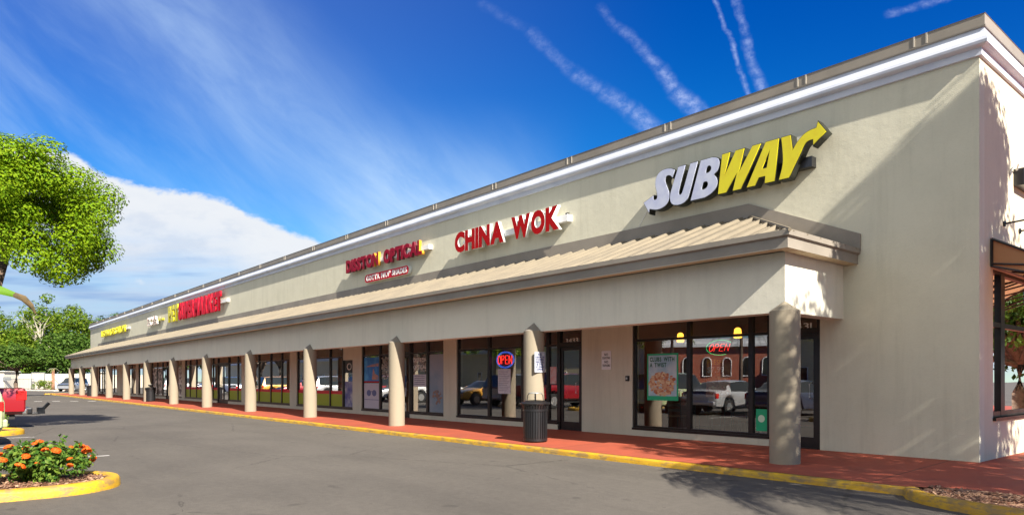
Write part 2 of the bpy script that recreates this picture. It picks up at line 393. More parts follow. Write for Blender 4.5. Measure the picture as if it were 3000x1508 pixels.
def bevel(o, w=0.01, seg=2, ang=35):
    m = o.modifiers.new('b', 'BEVEL'); m.width = w; m.segments = seg; m.limit_method = 'ANGLE'; m.angle_limit = R(ang); return o
def mesh_of(curve_obj):
    dg = bpy.context.evaluated_depsgraph_get(); dg.update()
    me = bpy.data.meshes.new_from_object(curve_obj.evaluated_get(dg))
    return me
def text_mesh(s, size=1.0, ext=0.02, off=0.0, shear=0.0):
    cu = bpy.data.curves.new('t', 'FONT'); cu.body = s; cu.size = size; cu.extrude = ext; cu.offset = off; cu.shear = shear; cu.resolution_u = 4
    o = bpy.data.objects.new('t', cu); COL.objects.link(o); me = mesh_of(o)
    bpy.data.objects.remove(o); bpy.data.curves.remove(cu); return me
def poly_mesh(loops, ext, off=0.0):
    cu = bpy.data.curves.new('t', 'CURVE'); cu.dimensions = '2D'; cu.fill_mode = 'BOTH'; cu.extrude = ext; cu.offset = off
    for lp in loops:
        sp = cu.splines.new('POLY'); sp.points.add(len(lp) - 1); sp.use_cyclic_u = True
        for i, (x, y) in enumerate(lp): sp.points[i].co = (x, y, 0, 1)
    o = bpy.data.objects.new('t', cu); COL.objects.link(o); me = mesh_of(o)
    bpy.data.objects.remove(o); bpy.data.curves.remove(cu); return me
def two_tone(me, face, side):
    me.materials.clear(); me.materials.append(face); me.materials.append(side)
    for p in me.polygons: p.material_index = 0 if p.normal.z > 0.7 else 1
def stand(me, X, Y, Zp, sx=1.0, sy=1.0):
    """turn a flat letter mesh upright facing -Y and put it at X, Y, Z"""
    for v in me.vertices:
        x, y, z = v.co; v.co = (X + x * sx, Y - z, Zp + y * sy)
    me.update(); return me
def obj(name, me, parent=None):
    o = bpy.data.objects.new(name, me); COL.objects.link(o)
    if parent: o.parent = parent
    return o
def bbox(me):
    xs = [v.co.x for v in me.vertices]; ys = [v.co.y for v in me.vertices]
    return min(xs), max(xs), min(ys), max(ys)
def line_of_letters(s, x0, x1, zb, zt, Y, ext, off, face, side, parent, name='letter', gap=0.13, space=0.45, each=True, last=None):
    ms = []
    for ch in s:
        if ch == ' ': ms.append(None); continue
        me = text_mesh(ch, 1.0, ext, off); ms.append(me)
    ws = [space if m is None else bbox(m)[1] - bbox(m)[0] for m in ms]
    tot = sum(ws) + gap * (len(s) - 1); k = (x1 - x0) / tot
    cap = bbox(text_mesh('E', 1.0, ext, off)); hs_ = (zt - zb) / (cap[3] - cap[2])
    x = x0; first = None
    acc = MB(); 
    for ii, (me, w, ch) in enumerate(zip(ms, ws, s)):
        if me is not None:
            bb = bbox(me)
            two_tone(me, face, last if last and ii == len(s) - 1 else side)
            for v in me.vertices:
                v.co.x = (v.co.x - bb[0]) * k; v.co.y = (v.co.y - cap[2]) * hs_
            if each:
                stand(me, x, Y, zb); obj(name, me, parent)
            else:
                stand(me, x, Y, zb)
                o0 = len(acc.v); acc.v += [tuple(v.co) for v in me.vertices]
                for p in me.polygons: acc.f.append(tuple(o0 + i for i in p.vertices)); acc.m.append(p.material_index)
        x += (w + gap) * k
    if not each: return acc.build(name, [face, side], parent)
def Z(r): return r + EYE
YW = 12.73                     # plane of the shop fronts
YB = 10.64                     # face of the canopy beam
XC = -3.587                    # near corner of the building
XL = -82.0                     # far end of the building
def walkz(y): return 0.10 + max(0.0, min(y, YW) - 9.47) * 0.0199

# ---------------------------------------------------------------- ground
g = MB(); g.add([(-700, -400, 0), (400, -400, 0), (400, 600, 0), (-700, 600, 0)], [(0, 1, 2, 3)])
struct(g.build('ground', M['asphalt']))
g = MB()
pts_y = [9.615, 10.6, 11.6, YW + 0.05]
for a_, b_ in zip(pts_y, pts_y[1:]):
    g.add([(-83.6, a_, walkz(a_)), (-3.5, a_, walkz(a_)), (-3.5, b_, walkz(b_)), (-83.6, b_, walkz(b_))], [(0, 1, 2, 3)])
g.add([(-3.5, 9.88, walkz(9.88)), (12, 9.88, walkz(9.88)), (12, YW + 0.05, walkz(YW)), (-3.5, YW + 0.05, walkz(YW))], [(0, 1, 2, 3)])
g.add([(-3.5, 9.615, walkz(9.615)), (-3.02, 9.88, walkz(9.88)), (-3.5, 9.88, walkz(9.88))], [(0, 1, 2)])
g.add([(XC - 0.05, YW + 0.05, walkz(YW)), (12, YW + 0.05, walkz(YW)), (12, 42, walkz(YW)), (XC - 0.05, 42, walkz(YW))], [(0, 1, 2, 3)])
g.box(-83.6, -83.55, 9.7, YW, 0, 0.1)
struct(g.build('sidewalk', M['walk']))
def kerb_path(pts, w, h, name, m, closed=False, z0=0.0, rnd=0.03):
    """kerb: rounded profile swept along a ground path (left side of the path is the road)"""
    n = len(pts); P = [Vector((p[0], p[1], 0)) for p in pts]
    prof = [(0.0, z0 - 0.02), (0.006, h * 0.72), (rnd * 0.5, h - 0.012), (rnd * 1.3, h), (w - rnd, h + 0.002), (w, h - 0.012), (w, z0 - 0.02)]
    b = MB(); k = len(prof)
    for i, p in enumerate(P):
        a = P[i - 1] if (i > 0 or closed) else p; c = P[(i + 1) % n] if (i < n - 1 or closed) else p
        d = (c - a).normalized(); nr = Vector((d.y, -d.x, 0))
        for o, z in prof: q = p + nr * o; b.v.append((q.x, q.y, z))
    rng = range(n) if closed else range(n - 1)
    for i in rng:
        j = (i + 1) % n
        for q in range(k - 1):
            b.f.append((i * k + q, i * k + q + 1, j * k + q + 1, j * k + q)); b.m.append(0)
    o = b.build(name, m, smooth=True); return struct(o)
def arc(cx, cy, r, a0, a1, n=14): return [(cx + r * math.cos(R(a0 + (a1 - a0) * i / n)), cy + r * math.sin(R(a0 + (a1 - a0) * i / n))) for i in range(n + 1)]
# main kerb (road on its -Y side): walk it from +X to -X so the pavement lies to the right
main = [(-3.5, 9.47)] + [(-3.5 - 2.0 * i, 9.47) for i in range(1, 39)] + [(-83.0, 9.5)] + arc(-83.0, 10.1, 0.6, -90, -180, 6) + [(-83.6, 11.5), (-83.6, 13.5)]
main = [(x, y + 0.012 * math.sin(x * 1.7)) for x, y in main]
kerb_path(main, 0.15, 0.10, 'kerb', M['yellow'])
# front-right planting bed and its kerb
bed = [(8, 8.50), (2, 8.50), (-1.2, 8.52), (-1.8, 8.56), (-2.3, 8.64), (-2.75, 8.78), (-3.12, 8.98), (-3.38, 9.22), (-3.50, 9.46)]
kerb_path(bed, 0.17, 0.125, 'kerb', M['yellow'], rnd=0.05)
g = MB()
g.poly([(8, 8.66, 0.09), (8, 9.89, 0.11), (-3.02, 9.89, 0.11), (-3.30, 9.66, 0.10), (-3.25, 9.35, 0.095), (-3.0, 9.1, 0.09), (-2.66, 8.92, 0.09), (-2.2, 8.79, 0.09), (-1.2, 8.67, 0.09)])
struct(g.build('mulch', M['mulch']))
def island(xa, xb, yt, yb, name='kerb'):
    cx = (xa + xb) / 2; r = (xb - xa) / 2
    pts = [(xa, yb)] + [(xa, yb + (yt - r - yb) * i / 6) for i in range(1, 6)] + arc(cx, yt - r, r, 180, 0, 16)
    pts += [(xb, yb + (yt - r - yb) * i / 6) for i in range(5, -1, -1)]
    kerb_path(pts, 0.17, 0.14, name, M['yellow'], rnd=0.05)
    q = MB(); i0 = 0.15
    nx, ny = 10, 22; z = 0.10
    top = [(xa + i0, yb)] + arc(cx, yt - r, r - i0, 180, 0, 16) + [(xb - i0, yb)]
    q.poly([(x, y, z) for x, y in reversed(top)])
    struct(q.build('mulch', M['mulch']))
island(-12.15, -10.28, 2.10, -6.0)
island(-24.3, -22.35, 2.05, -6.0)
# loose mulch chips
def chips(n, fx, fy, z, inside, seed):
    rr = random.Random(seed); b = MB()
    k = 0
    while k < n:
        x, y = rr.uniform(*fx), rr.uniform(*fy)
        if not inside(x, y): continue
        k += 1; an = rr.uniform(0, math.pi); l = rr.uniform(0.012, 0.035); w = l * rr.uniform(0.25, 0.5)
        d = Vector((math.cos(an), math.sin(an), rr.uniform(-0.3, 0.5))) * l; e = Vector((-math.sin(an), math.cos(an), rr.uniform(-0.4, 0.4))) * w
        c = Vector((x, y, z + rr.uniform(0.004, 0.02)))
        b.poly([c - d - e, c + d - e, c + d + e, c - d + e])
    return b
M['chip'] = leafmat('wood_chip', (0.10, 0.035, 0.02), (0.42, 0.26, 0.17), 0.0, 0.9)
b = chips(2600, (-11.98, -10.45), (-0.6, 1.95), 0.10, lambda x, y: (y < 1.17 or (x + 11.215) ** 2 + (y - 1.165) ** 2 < 0.58), 3)
tag(b.build('mulch_chips', M['chip']), 'reddish brown wood chips scattered over the flower bed at left', 'mulch', kind='stuff')
b = chips(2600, (-3.3, 0.5), (8.75, 9.86), 0.10, lambda x, y: y > 8.68 + max(0, (-2.0 - x)) * 0.42, 5)
tag(b.build('mulch_chips', M['chip']), 'brown wood chips covering the bed at the corner of the red pavement', 'mulch', kind='stuff')
# painted lines
g = MB()
def quad(b, pts, z=0.004): b.poly([(x, y, z) for x, y in pts])
for i in range(5):
    y0 = 4.65 + i * 0.98; quad(g, [(-58.9 + i * 0.62, y0), (-58.35 + i * 0.62, y0), (-58.25 + i * 0.62, y0 + 0.45), (-58.8 + i * 0.62, y0 + 0.45)])
for X_, yt in ((-15.35, 2.7), (-18.75, 2.1), (-21.6, 2.1), (-27.3, 2.2), (-30.2, 2.2), (-33.2, 2.2), (-37.5, 2.2), (-6.9, 1.8), (-3.9, 1.6)):
    quad(g, [(X_ - 0.05, -3.2), (X_ + 0.05, -3.2), (X_ + 0.05, yt), (X_ - 0.05, yt)])
for X_ in range(-60, 20, 3): quad(g, [(X_ - 0.05, -19.5), (X_ + 0.05, -19.5), (X_ + 0.05, -14.5), (X_ - 0.05, -14.5)])
struct(g.build('road_marking', M['paint']))

# ---------------------------------------------------------------- the shopping centre
B = empty('shopping_centre', (0, 0, 0), 0, 'long cream one-storey shopping centre with a tan roofed arcade of round columns', 'building')
FL = walkz(YW)                       # floor level at the wall
SILL = Z(-1.161); TRZ = Z(0.93); WT = Z(1.50); SOF = Z(1.585); PTOP = Z(5.165)
openings = [(-10.66, -6.15), (-14.05, -12.31), (-17.78, -14.5), (-24.03, -18.5), (-30.15, -24.76), (-36.79, -30.93),
            (-43.0, -37.36), (-47.98, -43.3), (-56.7, -48.69), (-60.95, -57.2), (-66.8, -61.77), (-72.0, -69.11), (-77.57, -72.6)]
doors = [(-7.18, -6.15), (-13.2, -12.31), (-21.5, -20.55), (-41.4, -39.5), (-52.6, -51.6), (-58.3, -57.2), (-65.6, -64.6), (-76.0, -75.0)]
w = MB()
xs = XC
for a_, b_ in openings:
    w.box(b_, xs, YW, YW + 0.25, 0, WT)                   # pier
    ds = sorted([d for d in doors if d[0] >= a_ - 0.01 and d[1] <= b_ + 0.01])
    x = a_
    for d in ds:
        if d[0] - x > 0.02: w.box(x, d[0], YW, YW + 0.25, 0, SILL)
        x = d[1]
    if b_ - x > 0.02: w.box(x, b_, YW, YW + 0.25, 0, SILL)
    xs = a_
w.box(XL, xs, YW, YW + 0.25, 0, WT)
w.box(XL, XC, YW, YW + 0.25, WT, PTOP)
w.build('front_wall', M['wall'], B)
sw = MB()                                                  # side wall with its window opening
SY0, SY1, SZ0, SZ1 = 13.42, 18.2, Z(-0.62), Z(1.86)
sw.box(XC - 0.25, XC, YW + 0.25, SY0, 0, PTOP); sw.box(XC - 0.25, XC, SY1, 40, 0, PTOP)
sw.box(XC - 0.25, XC, SY0, SY1, 0, SZ0); sw.box(XC - 0.25, XC, SY0, SY1, SZ1, PTOP)
sw.build('side_wall', stucco('warm_stucco', (0.60, 0.545, 0.42), (0.50, 0.45, 0.34)), B)
sw = MB(); sw.box(XL, XL + 0.25, YW + 0.25, 40, 0, PTOP); sw.box(XL, XC, 40, 40.25, 0, PTOP); sw.box(XL + 0.25, XC - 0.25, YW + 0.25, 40, Z(4.3), Z(4.5))
sw.build('rear_wall', M['wall'], B)
# cornice sweep: profile (protrusion, height)
def sweep(prof, name, m, parent, smooth=False):
    b = MB(); k = len(prof)
    paths = []
    for p, z in prof:
        paths.append([(XL - p, 40, z), (XL - p, YW - p, z)] + [(x, YW - p, z) for x in range(-80, -4, 2)] + [(XC + p, YW - p, z), (XC + p, 40, z)])
    n = len(paths[0])
    for pth in paths: b.v += pth
    for i in range(k - 1):
        for j in range(n - 1):
            b.f.append((i * n + j, i * n + j + 1, (i + 1) * n + j + 1, (i + 1) * n + j)); b.m.append(0)
    return b.build(name, m, parent, smooth)
sweep([(0.0, Z(5.125)), (0.045, Z(5.13)), (0.048, Z(5.245)), (0.12, Z(5.262)), (0.142, Z(5.28)), (0.15, Z(5.32)), (0.14, Z(5.37)), (0.118, Z(5.42)), (0.10, Z(5.46)), (0.09, Z(5.50)), (0.088, Z(5.545)), (0.0, Z(5.546))], 'cornice', M['cornice'], B)
sweep([(0.0, Z(5.547)), (0.112, Z(5.535)), (0.115, Z(5.56)), (0.10, Z(5.565)), (0.10, Z(5.735)), (0.11, Z(5.745)), (-0.25, Z(5.76)), (-0.25, Z(5.2))], 'parapet_cap', M['taupe'], B)
j = MB(); j.box(-0.012, 0.012, YW - 0.112, YW - 0.09, Z(5.57), Z(5.742)); jo = None
for x in [-4.31, -4.5] + [-6.37 - 3.1 * k + dx for k in range(24) for dx in (0, -0.16)]:
    if jo is None: jo = j.build('cap_joint', mat('joint_cream', (0.40, 0.36, 0.31), 0.6), B); q = jo
    else: q = jo.copy(); COL.objects.link(q)
    q.location = (x, 0, 0)

# windows and doors of the front
FY = YW + 0.035
mull = {0: [-9.10, -7.60], 1: [-13.62], 2: [-16.19, -14.66], 3: [-22.70, -19.52], 4: [-28.5, -26.85, -25.68], 5: [-36.0, -34.95, -33.36, -32.0],
        6: [-42.3, -38.05], 7: [-46.95, -45.6, -44.4], 8: [-55.2, -53.73, -49.9], 9: [-59.6], 10: [-63.5], 11: [-70.5], 12: [-74.0]}
def pane(x0, x1, z0, z1, par, y=FY + 0.045):
    q = MB(); q.add([(x0, y, z0), (x1, y, z0), (x1, y, z1), (x0, y, z1)], [(0, 1, 2, 3)]); return q.build('pane', M['glass'], par)
for i, (a_, b_) in enumerate(openings):
    ds = sorted([d for d in doors if d[0] >= a_ - 0.01 and d[1] <= b_ + 0.01])
    spans = []; x = a_
    for d in ds:
        if d[0] - x > 0.1: spans.append((x, d[0]))
        x = d[1]
    if b_ - x > 0.1: spans.append((x, b_))
    for (p, q) in spans:
        f = MB(); t_ = 0.055; bars = [p + t_ / 2] + [m_ for m_ in mull[i] if p + 0.15 < m_ < q - 0.15] + [q - t_ / 2]
        for k_, m_ in enumerate(bars):
            hw = 0.0275 if k_ in (0, len(bars) - 1) else 0.05
            f.box(m_ - hw, m_ + hw, FY, FY + 0.10, SILL + 0.05, WT)
            if k_ == 0: f.box(p, q, FY - 0.05, FY + 0.10, SILL, SILL + 0.05)
        for m0, m1 in zip(bars, bars[1:]):
            e0 = 0.0275 if m0 == bars[0] else 0.05; e1 = 0.0275 if m1 == bars[-1] else 0.05
            f.box(m0 + e0, m1 - e1, FY + 0.004, FY + 0.09, SILL + 0.05, SILL + 0.10)
            f.box(m0 + e0, m1 - e1, FY + 0.004, FY + 0.09, TRZ - 0.025, TRZ + 0.03)
            f.box(m0 + e0, m1 - e1, FY + 0.004, FY + 0.09, WT - 0.08, WT)
        fo = f.build('window', M['frame'], B)
        for m0, m1 in zip(bars, bars[1:]):
            e0 = 0.0275 if m0 == bars[0] else 0.05; e1 = 0.0275 if m1 == bars[-1] else 0.05
            pane(m0 + e0, m1 - e1, SILL + 0.10, TRZ - 0.025, fo); pane(m0 + e0, m1 - e1, TRZ + 0.03, WT - 0.08, fo)
    for (p, q) in ds:
        f = MB(); f.box(p, p + 0.07, FY - 0.01, FY + 0.11, FL, WT); f.box(q - 0.07, q, FY - 0.01, FY + 0.11, FL, WT)
        f.box(p + 0.07, q - 0.07, FY - 0.005, FY + 0.10, TRZ - 0.06, TRZ + 0.06); f.box(p + 0.07, q - 0.07, FY, FY + 0.1, WT - 0.08, WT)
        f.box(p + 0.07, q - 0.07, FY, FY + 0.1, FL, FL + 0.02)
        leaves = [(p + 0.075, q - 0.075)] if q - p < 1.3 else [(p + 0.075, (p + q) / 2 - 0.004), ((p + q) / 2 + 0.004, q - 0.075)]
        for (l0, l1) in leaves:
            f.box(l0, l0 + 0.075, FY + 0.02, FY + 0.065, FL + 0.02, TRZ - 0.064); f.box(l1 - 0.075, l1, FY + 0.02, FY + 0.065, FL + 0.02, TRZ - 0.064)
            f.box(l0 + 0.075, l1 - 0.075, FY + 0.022, FY + 0.063, FL + 0.02, FL + 0.22); f.box(l0 + 0.075, l1 - 0.075, FY + 0.022, FY + 0.063, TRZ - 0.15, TRZ - 0.064)
        fo = f.build('door', M['frame'], B)
        for (l0, l1) in leaves:
            pane(l0 + 0.075, l1 - 0.075, FL + 0.22, TRZ - 0.15, fo)
            h = MB(); hx = l1 - 0.12
            h.tube([(hx, FY + 0.02, FL + 0.95), (hx, FY - 0.05, FL + 0.97), (hx, FY - 0.05, FL + 1.23), (hx, FY + 0.02, FL + 1.25)], 0.011, 8)
            h.build('handle', M['alu'], fo)
        pane(p + 0.07, q - 0.07, TRZ + 0.06, WT - 0.08, fo)
# side window
f = MB(); X0 = XC - 0.16; X1 = XC - 0.06
for y0, y1 in ((SY0, SY0 + 0.06), (14.08, 14.30), (15.9, 16.0), (SY1 - 0.06, SY1)): f.box(X0, X1, y0, y1, SZ0, SZ1)
for y0, y1 in ((SY0 + 0.06, 14.08), (14.30, 15.9), (16.0, SY1 - 0.06)):
    for z0, z1 in ((SZ0, SZ0 + 0.09), (TRZ - 0.03, TRZ + 0.05), (SZ1 - 0.06, SZ1)): f.box(X0 + 0.004, X1 - 0.004, y0, y1, z0, z1)
f.box(XC - 0.10, XC + 0.05, SY0 - 0.02, SY1 + 0.02, SZ0 - 0.05, SZ0)
fo = f.build('window', M['frame'], B)
for y0, y1 in ((SY0 + 0.06, 14.08), (14.30, 15.9), (16.0, SY1 - 0.06)):
    for z0, z1 in ((SZ0 + 0.09, TRZ - 0.03), (TRZ + 0.05, SZ1 - 0.06)):
        q = MB(); q.add([(XC - 0.11, y0, z0), (XC - 0.11, y1, z0), (XC - 0.11, y1, z1), (XC - 0.11, y0, z1)], [(0, 1, 2, 3)]); q.build('pane', M['glass'], fo)

# interiors: one room per shop
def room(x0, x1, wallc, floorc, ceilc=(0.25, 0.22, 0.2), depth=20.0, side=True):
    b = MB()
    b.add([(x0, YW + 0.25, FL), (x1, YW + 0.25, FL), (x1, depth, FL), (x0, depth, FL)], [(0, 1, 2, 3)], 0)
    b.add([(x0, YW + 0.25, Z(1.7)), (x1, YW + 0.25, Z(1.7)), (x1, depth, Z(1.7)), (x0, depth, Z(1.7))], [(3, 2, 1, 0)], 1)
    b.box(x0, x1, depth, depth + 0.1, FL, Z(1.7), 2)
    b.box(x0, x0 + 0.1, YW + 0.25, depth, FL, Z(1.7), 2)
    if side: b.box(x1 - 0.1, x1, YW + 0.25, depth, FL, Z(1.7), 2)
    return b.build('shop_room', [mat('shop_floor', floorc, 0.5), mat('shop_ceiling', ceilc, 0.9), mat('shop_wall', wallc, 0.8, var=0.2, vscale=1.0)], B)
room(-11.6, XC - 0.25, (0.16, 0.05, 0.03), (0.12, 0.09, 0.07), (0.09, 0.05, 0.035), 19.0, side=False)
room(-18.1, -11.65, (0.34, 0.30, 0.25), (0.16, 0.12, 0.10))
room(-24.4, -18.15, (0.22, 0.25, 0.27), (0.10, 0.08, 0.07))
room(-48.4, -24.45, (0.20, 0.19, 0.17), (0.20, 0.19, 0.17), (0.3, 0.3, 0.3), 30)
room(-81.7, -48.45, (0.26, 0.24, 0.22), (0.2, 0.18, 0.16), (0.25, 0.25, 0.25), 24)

# canopy: ceiling, beam, fascia, roof, flashing
c = MB(); c.box(-79.1, -5.72 - 0.3, YB + 0.35, YW, SOF, SOF + 0.05); c.box(-6.02, -5.74, YB + 0.35, YW, SOF, SOF + 0.05)
c.build('canopy_ceiling', M['wall2'], B)
XR = -5.716; XE = -79.1; BB = Z(1.11); BT = Z(2.09)
c = MB(); c.box(XE, XR, YB, YB + 0.35, BB, BT); c.box(XR - 0.3, XR, YB + 0.35, YW, BB, BT); c.box(XE, XE + 0.3, YB + 0.35, YW, BB, BT)
c.build('canopy_beam', M['wall2'], B)
EYf, EXr, EXl = 10.20, -5.415, -79.65            # outer edges of the eave
c = MB()
prof = [(0.24, Z(2.068)), (0.04, Z(2.072)), (0.045, Z(2.235)), (0.0, Z(2.262)), (0.0, Z(2.350)), (0.025, Z(2.352)), (0.05, Z(2.30))]
k = len(prof); rings = []
for p, z in prof:
    rings.append([(EXl + p, YW, z), (EXl + p, EYf + p, z), (EXr - p, EYf + p, z), (EXr - p, YW, z)])
for r_ in rings: c.v += r_
for i in range(k - 1):
    for q in range(3): c.f.append((i * 4 + q, i * 4 + q + 1, (i + 1) * 4 + q + 1, (i + 1) * 4 + q)); c.m.append(1 if i == 0 else 0)
c.build('fascia', [M['taupe'], M['soffit']], B)
RE = Z(2.302); RT = Z(3.285); HX = 2.19            # roof edge, roof top, hip run along X
c = MB(); 
e = EYf + 0.02
c.add([(EXl + 0.02, e, RE), (EXr - 0.02, e, RE), (EXr - HX, YW, RT), (EXl + HX, YW, RT)], [(0, 1, 2, 3)])
c.add([(EXr - 0.02, e, RE), (EXr - 0.02, YW, RE), (EXr - HX, YW, RT)], [(0, 1, 2)])
c.add([(EXl + 0.02, YW, RE), (EXl + 0.02, e, RE), (EXl + HX, YW, RT)], [(0, 1, 2)])
slope = Vector((0, YW - e, RT - RE)); sl_n = Vector((0, -(RT - RE), YW - e)).normalized()
def rib(b, p0, p1, nrm, wide, h=0.042):
    p0 = Vector(p0); p1 = Vector(p1); s_ = (p1 - p0).normalized().cross(nrm).normalized()
    A = [p0 - s_ * wide, p0 - s_ * wide * 0.35 + nrm * h, p0 + s_ * wide * 0.35 + nrm * h, p0 + s_ * wide]
    Bq = [q + (p1 - p0) for q in A]
    b.add(A + Bq, [(0, 4, 5, 1), (1, 5, 6, 2), (2, 6, 7, 3), (0, 1, 2, 3), (7, 6, 5, 4)])
x = EXr - 0.12; kk = 0
while x > EXl + 0.1:
    dR = EXr - x; dL = x - EXl; d = min(dR, dL); fr = min(1.0, d / HX) * 0.985
    rib(c, Vector((x, e, RE)) + slope * 0.012, Vector((x, e, RE)) + slope * fr, sl_n, 0.075 if kk % 2 == 0 else 0.03, 0.05 if kk % 2 == 0 else 0.016)
    x -= 0.2225; kk += 1
for xe, sg in ((EXr - 0.02, -1), (EXl + 0.02, 1)):
    nrm = Vector((-sg * (RT - RE), 0, HX)).normalized(); y = e + 0.12
    while y < YW:
        fr = (y - e) / (YW - e) * 0.985
        rib(c, (xe - sg * 0.01, y, RE), (xe + sg * HX * fr, y, RE + (RT - RE) * fr), nrm, 0.05); y += 0.445
c.build('canopy_roof', M['roofm'], B)
for xe, sg in ((EXr, -1), (EXl, 1)):
    c = MB(); c.tube([(xe - sg * 0.02, e - 0.03, RE + 0.03), (xe + sg * HX, YW, RT + 0.03)], 0.03, 6); c.build('hip_cap', M['roofm'], B)
FT = Z(3.57); fl_y = YW - 0.03                      # wall flashing following the roof line
c = MB()
def fl(p):
    q = [(x, fl_y, z) for x, z in p] + [(x, YW, z) for x, z in p]; n = len(p)
    c.add(q, [tuple(range(n)), tuple(range(2 * n - 1, n - 1, -1))] + [(i, (i + 1) % n + n if False else i + n, (i + 1) % n + n, (i + 1) % n) for i in range(n)])
fl([(EXl + HX, RT), (EXr - HX, RT), (EXr - HX, FT), (EXl + HX, FT)])
fl([(EXr - HX, RT), (EXr + 0.01, RE - 0.0), (EXr + 0.01, RE + 0.31), (EXr - HX, FT)])
fl([(EXl - 0.01, RE), (EXl + HX, RT), (EXl + HX, FT), (EXl - 0.01, RE + 0.31)])
c.build('flashing', M['taupe'], B)
# columns with their slant-cut heads standing proud of the beam
RC = 0.2375
def column(x, corner=False):
    b = MB(); n = 40; yc = YB; zb = walkz(YB - 0.2) - 0.03
    def top(dx, dy):
        out = max(0.0, -dy)
        if corner: out = max(out, dx + 0.0); 
        z = BB + 0.20 - out * 0.62 * (0.20 / (RC * 0.62)) * 1.0
        return max(BB - 0.004, z) if out > 0 else BB - 0.004
    ring = []
    for k_ in range(n):
        an = 2 * math.pi * k_ / n; ring.append((RC * math.cos(an), RC * math.sin(an)))
    front = []
    for dx, dy in ring:
        b.v.append((x + dx, yc + dy, zb))
    for dx, dy in ring:
        inside = dy >= -1e-6 and not (corner and dx > 0)
        if inside: z = BB - 0.002
        else:
            if corner and dx > 0 and dy < 0: o_ = min(math.hypot(dx, dy), RC); z = BB + 0.02 + 0.05 * (1 - abs(dx + dy) / RC)
            elif corner and dx > 0: z = BB + 0.015
            else: z = BB + 0.01
            z = BB + 0.01
        b.v.append((x + dx, yc + dy, z))
    for k_ in range(n): b.f.append((k_, (k_ + 1) % n, n + (k_ + 1) % n, n + k_)); b.m.append(0)
    # slanted head: half disc rising to the beam face
    m0 = 24; H = 0.20
    fr = [(RC * math.cos(R(180 + 180 * i / m0)), RC * math.sin(R(180 + 180 * i / m0))) for i in range(m0 + 1)]
    def hd(dx, dy):               # height of the cut above the beam's lower edge
        if corner: 
            d1 = -dy / RC; d2 = dx / RC
            return H * (1 - max(d1 if dx <= 0 else 0, 0)) if dx <= 0 else H * max(0.0, 1 - max(d1, 0) if d1 > d2 else 1 - max(d2, 0))
        return H * (1 + dy / RC)
    if corner: fr = [(RC * math.cos(R(180 + 270 * i / 36)), RC * math.sin(R(180 + 270 * i / 36))) for i in range(37)]
    o0 = len(b.v)
    for dx, dy in fr: b.v.append((x + dx, yc + dy, BB + 0.01))
    inn = []
    steps = [1.0, 0.8, 0.6, 0.4, 0.2, 0.03]
    for s_ in steps:
        for dx, dy in fr: b.v.append((x + dx * s_, yc + dy * s_, BB + 0.01 + H * (1 - s_) * (1.0 if not corner else 0.85)))
    L = len(fr)
    for r_ in range(len(steps)):
        for i in range(L - 1):
            b.f.append((o0 + r_ * L + i, o0 + r_ * L + i + 1, o0 + (r_ + 1) * L + i + 1, o0 + (r_ + 1) * L + i)); b.m.append(0 if corner else 1)
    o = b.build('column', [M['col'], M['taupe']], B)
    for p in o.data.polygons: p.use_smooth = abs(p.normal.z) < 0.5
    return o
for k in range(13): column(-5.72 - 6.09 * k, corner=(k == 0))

# awning on the side wall
ay0, ay1 = 13.28, 18.5; ax = XC + 1.15
top0, top1, low0, low1 = Z(2.31), Z(1.66), Z(1.86), Z(1.50)
f = MB(); bar = lambda p, q, r=0.018: f.tube([p, q], r, 6)
for y in (ay0, (ay0 + ay1) / 2, ay1):
    bar((XC + 0.02, y, top0), (ax, y, top1), 0.022); bar((XC + 0.02, y, low0), (ax, y, low1)); bar((XC + 0.02, y, top0), (XC + 0.02, y, low0), 0.022); bar((ax, y, top1), (ax, y, low1))
    bar((XC + 0.55, y, (top0 + top1) / 2 + 0.02), (XC + 0.55, y, (low0 + low1) / 2)); bar((XC + 0.55, y, (low0 + low1) / 2 + 0.1), (ax, y, top1 - 0.12)); bar((XC + 0.02, y, low0 + 0.04), (XC + 0.55, y, (low0 + low1) / 2 + 0.14))
bar((ax, ay0, top1), (ax, ay1, top1), 0.022); bar((ax, ay0, low1), (ax, ay1, low1)); bar((XC + 0.02, ay0, low0), (XC + 0.02, ay1, low0))
for i in range(7): y = ay0 + 0.4 + i * 0.7; bar((XC + 0.02, y, low0 + 0.02), (ax, y, top1 - 0.02))
aw = MB()
aw.add([(XC + 0.01, ay0, top0 + 0.025), (ax + 0.01, ay0, top1 + 0.025), (ax + 0.01, ay1, top1 + 0.025), (XC + 0.01, ay1, top0 + 0.025)], [(0, 1, 2, 3)])
aw.add([(ax + 0.025, ay0, top1 + 0.02), (ax + 0.025, ay0, low1 - 0.03), (ax + 0.025, ay1, low1 - 0.03), (ax + 0.025, ay1, top1 + 0.02)], [(0, 1, 2, 3)])
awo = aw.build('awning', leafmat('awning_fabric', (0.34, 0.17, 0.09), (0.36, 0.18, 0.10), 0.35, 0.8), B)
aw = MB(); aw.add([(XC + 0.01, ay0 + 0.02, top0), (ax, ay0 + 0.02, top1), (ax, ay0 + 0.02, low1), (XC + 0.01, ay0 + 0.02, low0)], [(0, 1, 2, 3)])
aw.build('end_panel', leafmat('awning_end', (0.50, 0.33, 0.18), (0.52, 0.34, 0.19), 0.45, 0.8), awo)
f.build('awning_frame', M['black'], awo)

# small service box beside the shop window
c = MB(); c.box(-10.83, -10.74, YW - 0.05, YW, Z(-0.02), Z(0.105)); c.box(-10.81, -10.76, YW - 0.06, YW - 0.05, Z(0.02), Z(0.07), 1)
tag(bevel(c.build('key_box', [M['black'], M['alu']], None), 0.006), 'small black key box on the wall left of the big restaurant window', 'key box')

